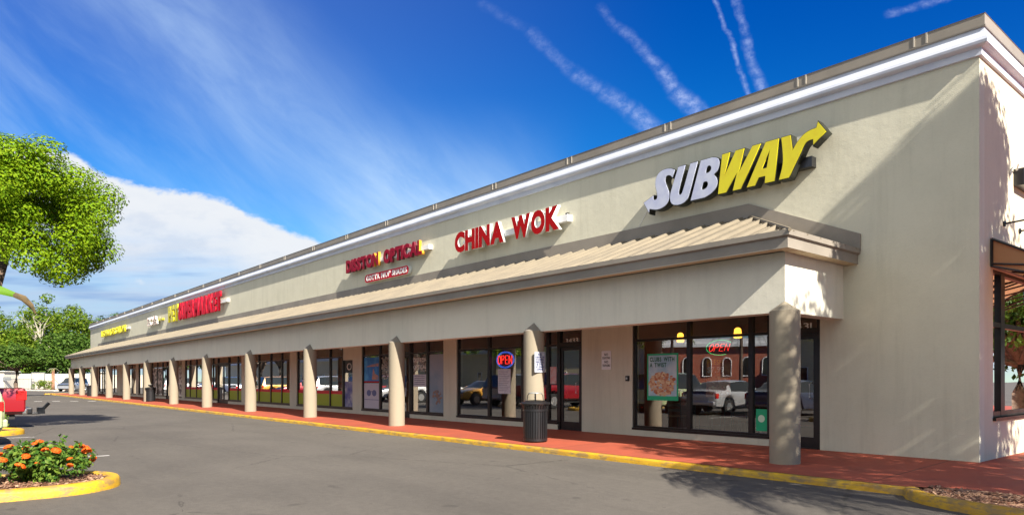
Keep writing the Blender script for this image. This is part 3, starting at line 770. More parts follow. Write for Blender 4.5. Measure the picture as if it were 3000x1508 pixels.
# ---------------------------------------------------------------- shop signs
def chaikin(p, it=2):
    for _ in range(it):
        q = []
        for i in range(len(p)):
            a_, b_ = p[i], p[(i + 1) % len(p)]
            q += [(a_[0] * .75 + b_[0] * .25, a_[1] * .75 + b_[1] * .25), (a_[0] * .25 + b_[0] * .75, a_[1] * .25 + b_[1] * .75)]
        p = q
    return p
def rnd_poly(p, sharp, it=2):
    """smooth a loop but keep the points whose index is in sharp as corners"""
    pts = [(x, y, i in sharp) for i, (x, y) in enumerate(p)]
    for _ in range(it):
        q = []; n = len(pts)
        for i in range(n):
            a_, b_, c_ = pts[i - 1], pts[i], pts[(i + 1) % n]
            if b_[2]: q.append(b_)
            else: q += [(a_[0] * .25 + b_[0] * .75, a_[1] * .25 + b_[1] * .75, False), (c_[0] * .25 + b_[0] * .75, c_[1] * .25 + b_[1] * .75, False)]
        pts = q
    return [(x, y) for x, y, _ in pts]
white_face = mat('white_acrylic', (0.50, 0.53, 0.66), 0.35, col2=(0.42, 0.45, 0.62), vscale=5, spec=0.5)
yell_face = mat('yellow_acrylic', (0.64, 0.57, 0.008), 0.35, col2=(0.60, 0.50, 0.01), vscale=4, spec=0.5)
edgeblk = mat('dark_return', (0.022, 0.024, 0.018), 0.45)
G = {}
G['S'] = ([(-10.05, 4.02), (-9.77, 4.13), (-9.78, 4.05), (-9.73, 4.02), (-9.68, 4.03), (-9.66, 4.09), (-9.68, 4.19), (-9.72, 4.31), (-9.72, 4.45), (-9.67, 4.56), (-9.57, 4.63), (-9.42, 4.65), (-9.27, 4.62), (-9.19, 4.57), (-9.24, 4.40), (-9.31, 4.47), (-9.38, 4.49), (-9.43, 4.46), (-9.45, 4.39), (-9.41, 4.28), (-9.35, 4.15), (-9.33, 4.02), (-9.36, 3.91), (-9.44, 3.83), (-9.57, 3.79), (-9.71, 3.79), (-9.87, 3.84), (-9.89, 3.75)], {0, 1, 13, 14, 26, 27})
G['U'] = ([(-9.1, 4.61), (-8.91, 4.61), (-9.09, 4.08), (-9.09, 4.02), (-9.04, 3.99), (-8.99, 4.04), (-8.79, 4.61), (-8.60, 4.61), (-8.82, 3.94), (-8.87, 3.85), (-8.98, 3.79), (-9.12, 3.78), (-9.26, 3.82), (-9.32, 3.92), (-9.32, 4.04), (-9.28, 4.17)], {0, 1, 6, 7})
G['B'] = ([(-8.53, 4.61), (-8.25, 4.61), (-8.13, 4.58), (-8.08, 4.50), (-8.08, 4.40), (-8.13, 4.29), (-8.21, 4.24), (-8.14, 4.16), (-8.12, 4.04), (-8.17, 3.94), (-8.27, 3.86), (-8.43, 3.81), (-8.79, 3.81)], {0, 1, 6, 11, 12})
BH = [[(-8.37, 4.45), (-8.30, 4.45), (-8.27, 4.39), (-8.31, 4.32), (-8.42, 4.31)], [(-8.47, 4.14), (-8.38, 4.14), (-8.35, 4.08), (-8.39, 4.00), (-8.52, 3.98)]]
G['W'] = ([(-8.02, 4.61), (-7.83, 4.61), (-7.95, 4.19), (-7.71, 4.61), (-7.51, 4.61), (-7.63, 4.17), (-7.34, 4.61), (-7.15, 4.61), (-7.59, 3.81), (-7.78, 3.81), (-7.69, 4.13), (-7.92, 3.81), (-8.12, 3.81)], set(range(13)))
G['A'] = ([(-7.06, 4.61), (-6.78, 4.61), (-6.87, 3.81), (-7.08, 3.81), (-7.07, 3.95), (-7.20, 3.95), (-7.28, 3.81), (-7.47, 3.81)], set(range(8)))
AH = [[(-6.98, 4.40), (-7.04, 4.11), (-7.13, 4.11)]]
G['Y'] = ([(-6.74, 4.61), (-6.55, 4.61), (-6.51, 4.32), (-6.43, 4.44), (-6.31, 4.55), (-6.19, 4.60), (-6.06, 4.61), (-6.03, 4.72), (-5.87, 4.49), (-6.12, 4.30), (-6.12, 4.41), (-6.21, 4.41), (-6.29, 4.35), (-6.36, 4.20), (-6.48, 4.00), (-6.58, 3.81), (-6.79, 3.81), (-6.69, 4.12)], {0, 1, 2, 6, 7, 8, 9, 10, 15, 16})
sg = empty('shop_sign', (-8, YW, Z(4.2)), 0, 'large white and yellow letters with arrow ends above the near canopy hip', 'sign', 'shop signs on the facade')
def put(name, me, par):
    o = obj(name, me, par); o.matrix_parent_inverse = Matrix.Translation(-Vector(par.location)); return o
YL = YW - 0.22
for kx, (lp, sh) in G.items():
    holes = {'B': BH, 'A': AH}.get(kx, [])
    loops = [rnd_poly(lp, sh, 3)] + [rnd_poly(h, set() if kx == 'B' else {0, 1, 2}, 2) for h in holes]
    fc = white_face if kx in 'SUB' else yell_face
    me = poly_mesh(loops, 0.10, 0.008); two_tone(me, edgeblk, edgeblk); stand(me, 0, YL, EYE); lo = put('letter', me, sg)
    me = poly_mesh(loops, 0.006, -0.006); two_tone(me, fc, fc); stand(me, 0, YL - 0.108, EYE); fo = obj('letter_face', me, lo); fo.matrix_parent_inverse = lo.matrix_world.inverted() if False else Matrix.Identity(4)
b = MB(); b.box(-9.66, -6.22, YW - 0.17, YW, Z(3.98), Z(4.17)); o = b.build('raceway', M['black']); o.parent = sg; o.matrix_parent_inverse = Matrix.Translation(-Vector(sg.location))
b = MB(); b.tube([(-9.62, YW - 0.05, Z(4.28)), (-9.78, YW - 0.12, Z(4.3)), (-9.86, YW - 0.12, Z(4.2)), (-9.82, YW - 0.1, Z(4.08)), (-9.72, YW - 0.08, Z(4.03))], 0.008, 6)
b.tube([(-9.86, YW - 0.06, Z(4.22)), (-10.2, YW - 0.02, Z(3.9)), (-10.45, YW - 0.01, Z(3.58))], 0.006, 5)
o = b.build('cable', M['white']); o.parent = sg; o.matrix_parent_inverse = Matrix.Translation(-Vector(sg.location))
def sign_root(x0, x1, label):
    return empty('shop_sign', (0, 0, 0), 0, label, 'sign', 'shop signs on the facade')
red_face = mat('red_acrylic', (0.36, 0.004, 0.005), 0.55, spec=0.1); dred = mat('dark_red_acrylic', (0.25, 0.005, 0.022), 0.55, spec=0.1)
shade_ret = mat('shaded_red_return', (0.14, 0.02, 0.03), 0.5)  # letter sides that lie in shade, the shade put into the colour
lit_ret = mat('sunlit_orange_return', (0.55, 0.26, 0.02), 0.5); whret = mat('white_return', (0.74, 0.76, 0.74), 0.45)  # orange is the sunlit tone of the sides, given to end letters only
red2 = mat('bright_red_acrylic', (0.52, 0.005, 0.022), 0.5, spec=0.15)
sg = sign_root(0, 0, 'bold red letters with pale sides in two words, second sign from the near corner')
line_of_letters('CHINA', -17.5, -15.12, Z(3.92), Z(4.54), YW - 0.21, 0.055, 0.065, red_face, whret, sg, gap=0.02)
line_of_letters('WOK', -14.78, -12.86, Z(3.91), Z(4.54), YW - 0.21, 0.055, 0.065, red_face, whret, sg, gap=0.04)
b = MB(); b.box(-17.2, -12.66, YW - 0.165, YW, Z(4.10), Z(4.27)); b.build('raceway', M['white'], sg)
b = MB(); b.box(-12.80, -12.72, YW - 0.10, YW - 0.03, Z(4.27), Z(4.33)); b.build('junction_box', M['black'], sg)
sg = sign_root(0, 0, 'dark red two-word letters with orange sides above a red rounded tagline panel')
line_of_letters('DISSTON', -24.85, -22.3, Z(4.17), Z(4.66), YW - 0.19, 0.05, 0.06, dred, shade_ret, sg, gap=0.03, last=lit_ret)
line_of_letters('OPTICAL', -21.95, -19.4, Z(4.17), Z(4.66), YW - 0.19, 0.05, 0.06, dred, shade_ret, sg, gap=0.03, last=lit_ret)
b = MB(); b.box(-24.6, -19.12, YW - 0.165, YW, Z(4.32), Z(4.46)); b.build('raceway', M['white'], sg)
def capsule(x0, x1, z0, z1): r_ = (z1 - z0) / 2; return [(x, z) for x, z in arc(x1 - r_, z0 + r_, r_, -90, 90, 10)] + [(x, z) for x, z in arc(x0 + r_, z0 + r_, r_, 90, 270, 10)]
me = poly_mesh([capsule(-23.5, -20.38, 3.655, 3.945)], 0.06); two_tone(me, red2, whret); stand(me, 0, YW - 0.08, EYE); pn = obj('panel', me, sg)
line_of_letters("GOTTA HAV' SHADES", -23.38, -20.50, Z(3.71), Z(3.895), YW - 0.145, 0.005, 0.03, M['white'], M['white'], pn, name='lettering', gap=0.07, space=0.35, each=False)
sg = sign_root(0, 0, 'tall yellow and red letters packed close together, middle of the facade')
line_of_letters('PET', -50.9, -48.6, Z(3.9), Z(4.98), YW - 0.24, 0.05, 0.065, yell_face, yell_face, sg, gap=0.05)
line_of_letters('SUPERMARKET', -48.35, -39.95, Z(3.9), Z(4.98), YW - 0.24, 0.05, 0.065, red2, red2, sg, gap=0.05)
b = MB(); b.box(-50.3, -39.2, YW - 0.15, YW, Z(4.33), Z(4.5)); b.build('raceway', M['white'], sg)
sg = sign_root(0, 0, 'small pink and white two-line letters left of the tall red sign')
pink = mat('pink_acrylic', (0.62, 0.36, 0.32), 0.5)
line_of_letters('HAIR', -56.8, -54.2, Z(4.34), Z(4.62), YW - 0.20, 0.06, 0.03, pink, whret, sg, gap=0.1)
line_of_letters('CUTS', -56.8, -54.0, Z(4.0), Z(4.28), YW - 0.20, 0.06, 0.03, pink, whret, sg, gap=0.1)
b = MB(); b.box(-56.4, -53.0, YW - 0.135, YW, Z(4.26), Z(4.37)); b.build('raceway', yell_face, sg)
sg = sign_root(0, 0, 'yellow letters farthest along the facade')
line_of_letters("LEONARD'S SALON", -74.8, -64.6, Z(4.03), Z(4.60), YW - 0.20, 0.06, 0.03, yell_face, yell_face, sg, gap=0.09, space=0.4)
b = MB(); b.box(-74.2, -63.6, YW - 0.135, YW, Z(4.24), Z(4.36)); b.build('raceway', M['white'], sg)
# house numbers
num = mat('white_vinyl', (0.80, 0.78, 0.74), 0.6)
o = line_of_letters('3433', -12.96, -12.50, Z(0.975), Z(1.09), FY + 0.03, 0.003, 0.004, num, num, None, name='house_number', gap=0.09, each=False)
tag(o, 'white digits 3433 on the glass above the door behind the trash can', 'house number')
o = line_of_letters('3431', -6.80, -6.34, Z(0.975), Z(1.09), FY + 0.03, 0.003, 0.004, num, num, None, name='house_number', gap=0.09, each=False)
tag(o, 'white digits above the door by the near corner column, partly hidden', 'house number')
# small wall and column signs
navy = mat('navy_vinyl', (0.02, 0.03, 0.14), 0.5); blackv = mat('black_vinyl', (0.02, 0.02, 0.025), 0.6)
def plate(name, x0, x1, z0, z1, y, m=None): 
    r_ = 0.025; lp = arc(x1 - r_, z0 + r_, r_, -90, 0, 4) + arc(x1 - r_, z1 - r_, r_, 0, 90, 4) + arc(x0 + r_, z1 - r_, r_, 90, 180, 4) + arc(x0 + r_, z0 + r_, r_, 180, 270, 4)
    me = poly_mesh([lp], 0.004); two_tone(me, m or M['white'], M['alu']); stand(me, 0, y, 0); return obj(name, me)
o = plate('wall_sign', -11.62, -11.31, Z(0.26), Z(0.72), YW - 0.008); tag(o, 'white notice on the wall between the restaurant window and door 3433', 'sign')
for s_, z0, z1 in (('NO', 0.60, 0.66), ('SOLICITING', 0.52, 0.575), ('NO', 0.42, 0.48), ('TRESPASSING', 0.335, 0.39)):
    w_ = 0.06 if s_ == 'NO' else 0.125
    line_of_letters(s_, -11.465 - w_, -11.465 + w_, Z(z0), Z(z1), YW - 0.014, 0.001, 0.008, blackv, blackv, o, name='lettering', each=False, gap=0.1)
# column notice faces +X: built facing -Y then turned
cs = empty('column_sign', (-11.81 + RC + 0.012, YB - 0.05, Z(0.41)), R(90), 'white notice with blue lettering fixed to the side of the column beside the trash can', 'sign')
o = plate('panel', -0.165, 0.165, -0.235, 0.235, -0.004, mat('notice_white', (0.38, 0.40, 0.44), 0.5)); o.parent = cs
for a_, b_, z0, z1, s_ in ((-0.06, 0.06, 0.15, 0.195, 'NO'), (-0.13, 0.13, 0.095, 0.13, 'PARKING OR'), (-0.12, 0.12, 0.04, 0.075, 'STANDING'), (-0.13, 0.13, -0.015, 0.02, 'VEHICLES WILL'), (-0.10, 0.10, -0.07, -0.035, 'BE TOWED'), (-0.12, 0.12, -0.125, -0.09, 'AT OWNERS'), (-0.10, 0.10, -0.18, -0.145, 'EXPENSE')):
    line_of_letters(s_, a_, b_, z0 - 0.004, z1 + 0.004, -0.011, 0.001, 0.03, navy, navy, cs, name='lettering', each=False, gap=0.1)
b = MB()
for z_ in (0.215, -0.215): b.box(-0.15, 0.15, -0.0095, -0.0085, z_ - 0.004, z_ + 0.004)
for x_ in (-0.148, 0.148): b.box(x_ - 0.004, x_ + 0.004, -0.0095, -0.0085, -0.21, 0.21)
b.build('border', navy, cs)

# ---------------------------------------------------------------- trash cans
def make_can():
    t = empty('trash_can', (0, 0, 0))
    b = MB(); n = 30
    for k_ in range(n):
        an = 2 * math.pi * k_ / n; d = Vector((math.cos(an), math.sin(an), 0)); s_ = Vector((-d.y, d.x, 0))
        P0 = d * 0.265; pts = [(P0 * 0.98, 0.03), (P0, 0.10), (P0 * 1.0, 0.66), (P0 * 1.08, 0.76), (P0 * 1.14, 0.83)]
        for (a_, za), (b_, zb) in zip(pts, pts[1:]):
            b.add([a_ - s_ * .018 + Vector((0, 0, za)), a_ + s_ * .018 + Vector((0, 0, za)), b_ + s_ * .018 + Vector((0, 0, zb)), b_ - s_ * .018 + Vector((0, 0, zb)),
                   a_ * .97 - s_ * .018 + Vector((0, 0, za)), a_ * .97 + s_ * .018 + Vector((0, 0, za)), b_ * .97 + s_ * .018 + Vector((0, 0, zb)), b_ * .97 - s_ * .018 + Vector((0, 0, zb))],
                  [(0, 1, 2, 3), (5, 4, 7, 6), (1, 5, 6, 2), (4, 0, 3, 7)])
    b.build('slatted_body', M['black'], t)
    b = MB()
    for z_, r_ in ((0.05, 0.262), (0.70, 0.268)): b.lathe([(r_ - .006, z_ - .025), (r_ + .008, z_ - .025), (r_ + .008, z_ + .025), (r_ - .006, z_ + .025)], n=30)
    b.lathe([(0.30, 0.82), (0.325, 0.825), (0.33, 0.85), (0.315, 0.87), (0.29, 0.865)], n=30)
    b.build('rim', M['black'], t)
    b = MB(); b.lathe([(0.0, 0.04), (0.235, 0.04), (0.245, 0.80), (0.24, 0.80), (0.23, 0.1)], n=24); b.build('liner', mat('liner', (0.025, 0.025, 0.028), 0.6), t)
    b = MB(); b.lathe([(0.29, 0.862), (0.22, 0.90), (0.15, 0.915), (0.14, 0.90), (0.14, 0.87)], n=30); b.build('lid', M['black'], t, True)
    b = MB()
    for k_ in range(4):
        an = R(45 + 90 * k_); x_, y_ = 0.15 * math.cos(an), 0.15 * math.sin(an)
        b.tube([(x_ * 1.2, y_ * 1.2, 0.89), (x_ * 1.1, y_ * 1.1, 1.02), (x_ * 0.9, y_ * 0.9, 1.06), (0, 0, 1.065)], 0.009, 6)
    b.build('bonnet_frame', M['black'], t)
    b = MB(); b.lathe([(0.0, 1.095), (0.08, 1.09), (0.15, 1.07), (0.155, 1.06), (0.0, 1.062)], n=20); b.build('bonnet', mat('pale_metal', (0.4, 0.4, 0.38), 0.4, metal=0.5), t, True)
    return t
can = make_can(); grp = 'trash cans under the arcade'
for i, (x, y, lb) in enumerate(((-11.30, 10.22, 'black slatted metal trash can in front of the column beside door 3433'),
                               (-48.1, 10.75, 'black slatted trash can halfway down the arcade, beside a column'),
                               (-67.9, 10.55, 'tiny far black trash can near the far end of the arcade'))):
    t = can if i == 0 else copy_tree(can)
    t.location = (x, y, walkz(y)); tag(t, lb, 'trash can', grp)

# ---------------------------------------------------------------- things in and on the shop windows
def posterbase(name, x0, x1, z0, z1, m, y=FY + 0.052, thick=0.002):
    b = MB(); b.box(x0, x1, y, y + thick, z0, z1); return b.build(name, m)
PY = FY + 0.040
grn = mat('poster_green', (0.02, 0.42, 0.20), 0.6); dgreen = mat('poster_dark_green', (0.01, 0.12, 0.07), 0.6)
p = posterbase('poster', -10.27, -9.40, Z(-0.46), Z(0.61), grn, PY, 0.004); tag(p, 'green bordered food poster hanging inside the left restaurant pane', 'poster')
b = MB(); b.box(-10.23, -9.44, PY - 0.003, PY - 0.001, Z(-0.36), Z(0.57)); b.build('picture', mat('poster_sky', (0.55, 0.66, 0.72), 0.6, col2=(0.32, 0.50, 0.62), vscale=3), p)
line_of_letters('CLUBS WITH', -10.19, -9.50, Z(0.43), Z(0.53), PY - 0.005, 0.001, 0.035, dgreen, dgreen, p, name='lettering', each=False, gap=0.1)
line_of_letters('A TWIST', -10.19, -9.72, Z(0.30), Z(0.40), PY - 0.005, 0.001, 0.035, dgreen, dgreen, p, name='lettering', each=False, gap=0.1)
rr = random.Random(4); b = MB()
foodm = leafmat('food', (0.45, 0.12, 0.06), (0.75, 0.60, 0.38), 0.0)
def blob_food(b, cx, cz, rx, rz, n, y):
    for _ in range(n):
        an = rr.uniform(0, 6.28); q = math.sqrt(rr.random()); x_ = cx + rx * q * math.cos(an); z_ = cz + rz * q * math.sin(an); r_ = rr.uniform(0.02, 0.06)
        yy = y - rr.uniform(0, 0.004)
        b.poly([(x_ + r_ * math.cos(R(60 * i + an * 50)) * rr.uniform(0.7, 1.2), yy, z_ + r_ * 0.7 * math.sin(R(60 * i + an * 50))) for i in range(6)])
blob_food(b, -9.84, Z(-0.08), 0.36, 0.26, 260, PY - 0.005); b.build('food_picture', foodm, p)
p = posterbase('poster', -8.78, -8.18, Z(-0.36), Z(0.47), mat('poster_brown', (0.30, 0.10, 0.05), 0.7, col2=(0.5, 0.25, 0.1), vscale=5), PY + 0.15, 0.004)
tag(p, 'food poster with a price inside the wide middle restaurant pane', 'poster')
ylv = mat('yellow_vinyl', (0.80, 0.50, 0.02), 0.6)
line_of_letters('FRESH', -8.74, -8.36, Z(0.34), Z(0.44), PY + 0.146, 0.001, 0.012, ylv, ylv, p, name='lettering', each=False, gap=0.1)
line_of_letters('$7.99', -8.74, -8.34, Z(0.17), Z(0.29), PY + 0.146, 0.001, 0.012, num, num, p, name='lettering', each=False, gap=0.1)
b = MB(); blob_food(b, -8.46, Z(0.03), 0.24, 0.08, 70, PY + 0.146); blob_food(b, -8.46, Z(-0.22), 0.26, 0.09, 90, PY + 0.146); b.build('food_picture', foodm, p)
p = posterbase('poster', -7.50, -7.26, Z(-1.02), Z(-0.58), grn, PY, 0.004); tag(p, 'small green card standing at the foot of the pane left of the corner column', 'poster')
b = MB(); b.lathe([(0.0, 0), (0.075, 0.001)], n=16)
b.v = [(-7.38 + x_, PY - 0.004, Z(-0.77) + y_) for x_, y_, z_ in b.v]; b.build('badge', mat('pale_green', (0.6, 0.8, 0.62), 0.6), p)
# neon signs
def neon(name): return mat(name, {'r': (1, 0.05, 0.02), 'g': (0.05, 1, 0.3), 'b': (0.1, 0.3, 1)}[name[-1]], 0.4, emit={'r': (1, 0.03, 0.02), 'g': (0.02, 0.9, 0.25), 'b': (0.05, 0.2, 1)}[name[-1]], estr={'r': 1.1, 'g': 0.5, 'b': 0.35}[name[-1]])
nr, ng, nb = neon('neon_r'), neon('neon_g'), neon('neon_b')
def ell(cx, cz, rx, rz, y, n=28): return [(cx + rx * math.cos(2 * math.pi * i / n), y, cz + rz * math.sin(2 * math.pi * i / n)) for i in range(n + 1)]
def strokes_open(cx, cz, w_, h_, y):
    L = w_ / 4.6; out = []
    x0 = cx - w_ / 2
    out.append(ell(x0 + L * 0.5, cz, L * 0.45, h_ / 2, y, 14))
    x = x0 + 1.25 * L; out.append([(x, y, cz - h_ / 2), (x, y, cz + h_ / 2), (x + L * .6, y, cz + h_ / 2), (x + L * .8, y, cz + h_ * .3), (x + L * .6, y, cz + 0.02 * h_), (x, y, cz + 0.02 * h_)])
    x = x0 + 2.45 * L; out.append([(x + L * .8, y, cz - h_ / 2), (x, y, cz - h_ / 2), (x, y, cz + h_ / 2), (x + L * .8, y, cz + h_ / 2)]); out.append([(x, y, cz), (x + L * .6, y, cz)])
    x = x0 + 3.6 * L; out.append([(x, y, cz - h_ / 2), (x, y, cz + h_ / 2), (x + L * .85, y, cz - h_ / 2), (x + L * .85, y, cz + h_ / 2)])
    return out
ns = empty('neon_sign', (0, 0, 0), 0, 'red OPEN neon inside a blue oval ring, in the window left of the trash can', 'neon sign')
b = MB(); [b.tube(s_, 0.012, 6) for s_ in strokes_open(-15.62, Z(0.60), 0.66, 0.24, YW + 0.20)]; b.build('tubing', nr, ns)
b = MB(); b.tube(ell(-15.62, Z(0.60), 0.40, 0.235, YW + 0.21), 0.012, 6); b.tube(ell(-15.62, Z(0.60), 0.36, 0.205, YW + 0.21), 0.006, 6); b.build('ring', nb, ns)
b = MB(); b.v = []; b.poly([(x, YW + 0.235, z) for x, y, z in ell(-15.62, Z(0.60), 0.43, 0.26, 0)[:-1]]); b.build('backing', mat('neon_back', (0.02, 0.03, 0.06), 0.5), ns)
ns = empty('neon_sign', (0, 0, 0), 0, 'small red cursive OPEN neon in a green swoosh inside the wide restaurant pane', 'neon sign')
b = MB(); [b.tube([(x + (z - Z(0.70)) * 0.35, y, z) for x, y, z in s_], 0.006, 5) for s_ in strokes_open(-8.44, Z(0.70), 0.50, 0.15, YW + 0.22)]; b.build('tubing', nr, ns)
b = MB(); b.tube(ell(-8.44, Z(0.70), 0.34, 0.16, YW + 0.24)[3:24], 0.004, 5); b.build('ring', ng, ns)
ns = empty('neon_sign', (0, 0, 0), 0, 'red OPEN neon inside a green ring in the side window', 'neon sign')
XS = XC - 0.20
b = MB(); [b.tube([(XS, 13.69 + (x), z) for x, y, z in s_], 0.008, 6) for s_ in strokes_open(0, Z(0.67), 0.26, 0.12, 0)]; b.build('tubing', nr, ns)
b = MB(); b.tube([(XS, 13.69 + x, z) for x, y, z in ell(0, Z(0.67), 0.175, 0.175, 0)], 0.010, 6); b.build('ring', ng, ns)
pc = empty('poster', (0, 0, 0), 0, 'narrow green poster inside the side window right of the neon ring', 'poster')
b = MB(); b.box(XS - 0.1, XS - 0.09, 14.85, 15.05, Z(-0.14), Z(0.32)); b.build('sheet', grn, pc)
b = MB(); b.box(XS - 0.089, XS - 0.086, 14.9, 15.0, Z(-0.02), Z(0.2)); b.build('picture', mat('pale_green2', (0.5, 0.75, 0.55), 0.6), pc)
# paper menu, leaflets, lettering, film on glass
paper = mat('paper', (0.62, 0.62, 0.66), 0.8, col2=(0.50, 0.50, 0.58), vscale=14)
p = posterbase('paper_menu', -15.79, -15.22, Z(-0.39), Z(0.33), paper, PY, 0.003); tag(p, 'white paper menu taped to the glass below the blue oval neon', 'poster')
b = MB()
for i in range(12): b.box(-15.75, -15.27 - 0.05 * (i % 3), PY - 0.003, PY - 0.001, Z(0.27 - i * 0.052), Z(0.283 - i * 0.052))
b.build('print_lines', mat('grey_print', (0.25, 0.25, 0.32), 0.8), p)
p = posterbase('poster', -13.56, -13.32, Z(-0.10), Z(0.36), mat('poster_pink', (0.62, 0.25, 0.24), 0.7, col2=(0.6, 0.5, 0.5), vscale=12), PY, 0.003); tag(p, 'pinkish notice on the glass just left of door 3433', 'poster')
p = posterbase('poster', -23.95, -22.80, Z(-0.05), Z(0.86), mat('poster_blue', (0.02, 0.16, 0.50), 0.6, col2=(0.10, 0.40, 0.70), vscale=2.0), PY, 0.003)
tag(p, 'blue sea poster in the left optician pane, above the glasses poster', 'poster')
b = MB(); b.box(-23.95, -22.80, PY - 0.003, PY - 0.001, Z(-0.09), Z(-0.03)); b.build('strip', red_face, p)
b = MB(); b.poly([(-23.35, PY - 0.002, Z(0.02)), (-22.85, PY - 0.002, Z(0.02)), (-22.85, PY - 0.002, Z(0.16)), (-23.1, PY - 0.002, Z(0.24)), (-23.25, PY - 0.002, Z(0.45))]); b.poly([(-23.9, PY - 0.002, Z(0.50)), (-22.85, PY - 0.002, Z(0.52)), (-22.85, PY - 0.002, Z(0.64)), (-23.3, PY - 0.002, Z(0.60))])
b.build('picture', mat('skin_tone', (0.55, 0.28, 0.16), 0.7, col2=(0.2, 0.2, 0.3), vscale=4), p)
p = posterbase('poster', -23.95, -22.80, Z(-1.06), Z(-0.11), mat('poster_lilac', (0.52, 0.50, 0.58), 0.7), PY, 0.003); tag(p, 'pale poster of sunglasses at the foot of the left optician pane', 'poster')
b = MB()
for cx in (-23.58, -23.17): b.poly([(x, PY - 0.002, z) for x, y, z in ell(cx, Z(-0.48), 0.17, 0.12, 0, 14)[:-1]])
b.box(-23.45, -23.30, PY - 0.003, PY - 0.001, Z(-0.44), Z(-0.41)); b.box(-23.92, -22.83, PY - 0.003, PY - 0.001, Z(-0.74), Z(-0.72)); b.build('picture', mat('lens_blue', (0.10, 0.12, 0.28), 0.5), p)
# dotted lettering film
cream = mat('film_cream', (0.50, 0.48, 0.42), 0.7); 
def dotfilm(x0, x1, z0, z1, n, seed, label):
    r2 = random.Random(seed); b = MB()
    for _ in range(n):
        x_, z_ = r2.uniform(x0, x1), r2.uniform(z0, z1); w_, h_ = r2.uniform(.015, .05), r2.uniform(.01, .03)
        b.box(x_ - w_, x_ + w_, PY, PY + 0.001 + r2.random() * 0.002, z_ - h_, z_ + h_)
    return tag(b.build('window_film', cream), label, 'window film')
dotfilm(-22.58, -21.66, Z(0.05), Z(0.84), 260, 2, 'cream speckled lettering film in the upper optician pane left of its column')
fo = dotfilm(-20.42, -19.60, Z(0.30), Z(0.86), 120, 3, 'cream film with dark DISSTON OPTICAL lettering in the pane right of the column')
line_of_letters('DISSTON', -20.42, -19.60, Z(0.62), Z(0.76), PY - 0.003, 0.001, 0.02, num, num, fo, name='lettering', each=False, gap=0.08)
line_of_letters('OPTICAL', -20.42, -19.60, Z(0.38), Z(0.52), PY - 0.003, 0.001, 0.02, num, num, fo, name='lettering', each=False, gap=0.08)
p = posterbase('paper_notice', -20.42, -19.60, Z(-0.22), Z(0.20), paper, PY, 0.003); tag(p, 'wide white notice under the film lettering of the optician window', 'poster')
b = MB()
for i in range(5): b.box(-20.36, -19.72, PY - 0.003, PY - 0.001, Z(0.13 - i * 0.07), Z(0.155 - i * 0.07))
b.build('print_lines', mat('grey_print2', (0.22, 0.22, 0.30), 0.8), p)
p = posterbase('poster', -19.42, -18.60, Z(-1.05), Z(0.86), mat('poster_grey', (0.30, 0.33, 0.38), 0.7, col2=(0.20, 0.28, 0.36), vscale=1.3), PY, 0.003); tag(p, 'tall hazy grey poster in the optician pane next to the beige pier', 'poster')
b = MB(); blob_food(b, -18.95, Z(-0.55), 0.28, 0.22, 60, PY - 0.002); b.build('picture', mat('poster_warm', (0.36, 0.22, 0.16), 0.8, col2=(0.2, 0.16, 0.16), vscale=8), p)
# pet shop film: green base band and red band on every pane of its windows
filmg = mat('film_green', (0.30, 0.36, 0.012), 0.55); filmr = mat('film_red', (0.6, 0.01, 0.02), 0.55)
for x0, x1, lb in ((-30.1, -25.72, 'nearest stretch, left of the eye poster'), (-36.7, -30.98, 'second stretch, between two beige piers'), (-39.45, -37.4, 'stretch right of the double doors'), (-42.9, -41.45, 'stretch left of the double doors'), (-47.9, -43.35, 'farthest stretch, beside the patterned panels')):
    b = MB(); b.box(x0, x1, PY, PY + 0.002, Z(-1.06), Z(-0.57)); o = b.build('window_film', filmg); tag(o, 'green and red band on glass, ' + lb, 'window film', 'coloured film bands')
    b = MB(); b.box(x0, x1, PY, PY + 0.002, Z(-0.569), Z(-0.43)); b.build('red_band', filmr, o)
p = posterbase('poster', -25.55, -24.80, Z(0.30), Z(0.78), mat('poster_charcoal', (0.03, 0.04, 0.04), 0.6), PY, 0.003); tag(p, 'black square poster with a white ring at the right end of the film banded windows', 'poster')
b = MB(); b.tube([(-25.17 + 0.17 * math.cos(a_), PY - 0.002, Z(0.54) + 0.12 * math.sin(a_)) for a_ in [i * math.pi / 12 for i in range(25)]], 0.02, 6); b.build('ring', num, p)
p = posterbase('poster', -25.55, -24.80, Z(-1.06), Z(-0.05), mat('poster_blueviolet', (0.08, 0.09, 0.30), 0.6, col2=(0.5, 0.5, 0.52), vscale=2.4), PY, 0.003); tag(p, 'blue and white poster below the black ring poster', 'poster')
b = MB(); b.box(-25.57, -24.76, FY - 0.03, FY + 0.10, Z(0.80), WT); o = b.build('header_panel', M['wall'], B)
p = posterbase('poster', -27.6, -26.9, Z(-0.05), Z(0.45), mat('poster_orange', (0.75, 0.30, 0.02), 0.6), PY + 0.3, 0.004); tag(p, 'orange sheet hanging inside the film banded window nearest the optician', 'poster')
for x0, x1, z0, z1, m_, lb in ((-45.0, -44.6, 0.35, 0.75, red_face, 'small red sign inside the far film banded window'), (-39.2, -38.5, 0.5, 0.8, red_face, 'red square sign right of the double doors'), (-39.3, -38.4, 0.1, 0.45, paper, 'pale sheet under the red square sign')):
    p = posterbase('poster', x0, x1, Z(z0), Z(z1), m_, PY + 0.02, 0.004); tag(p, lb, 'poster')
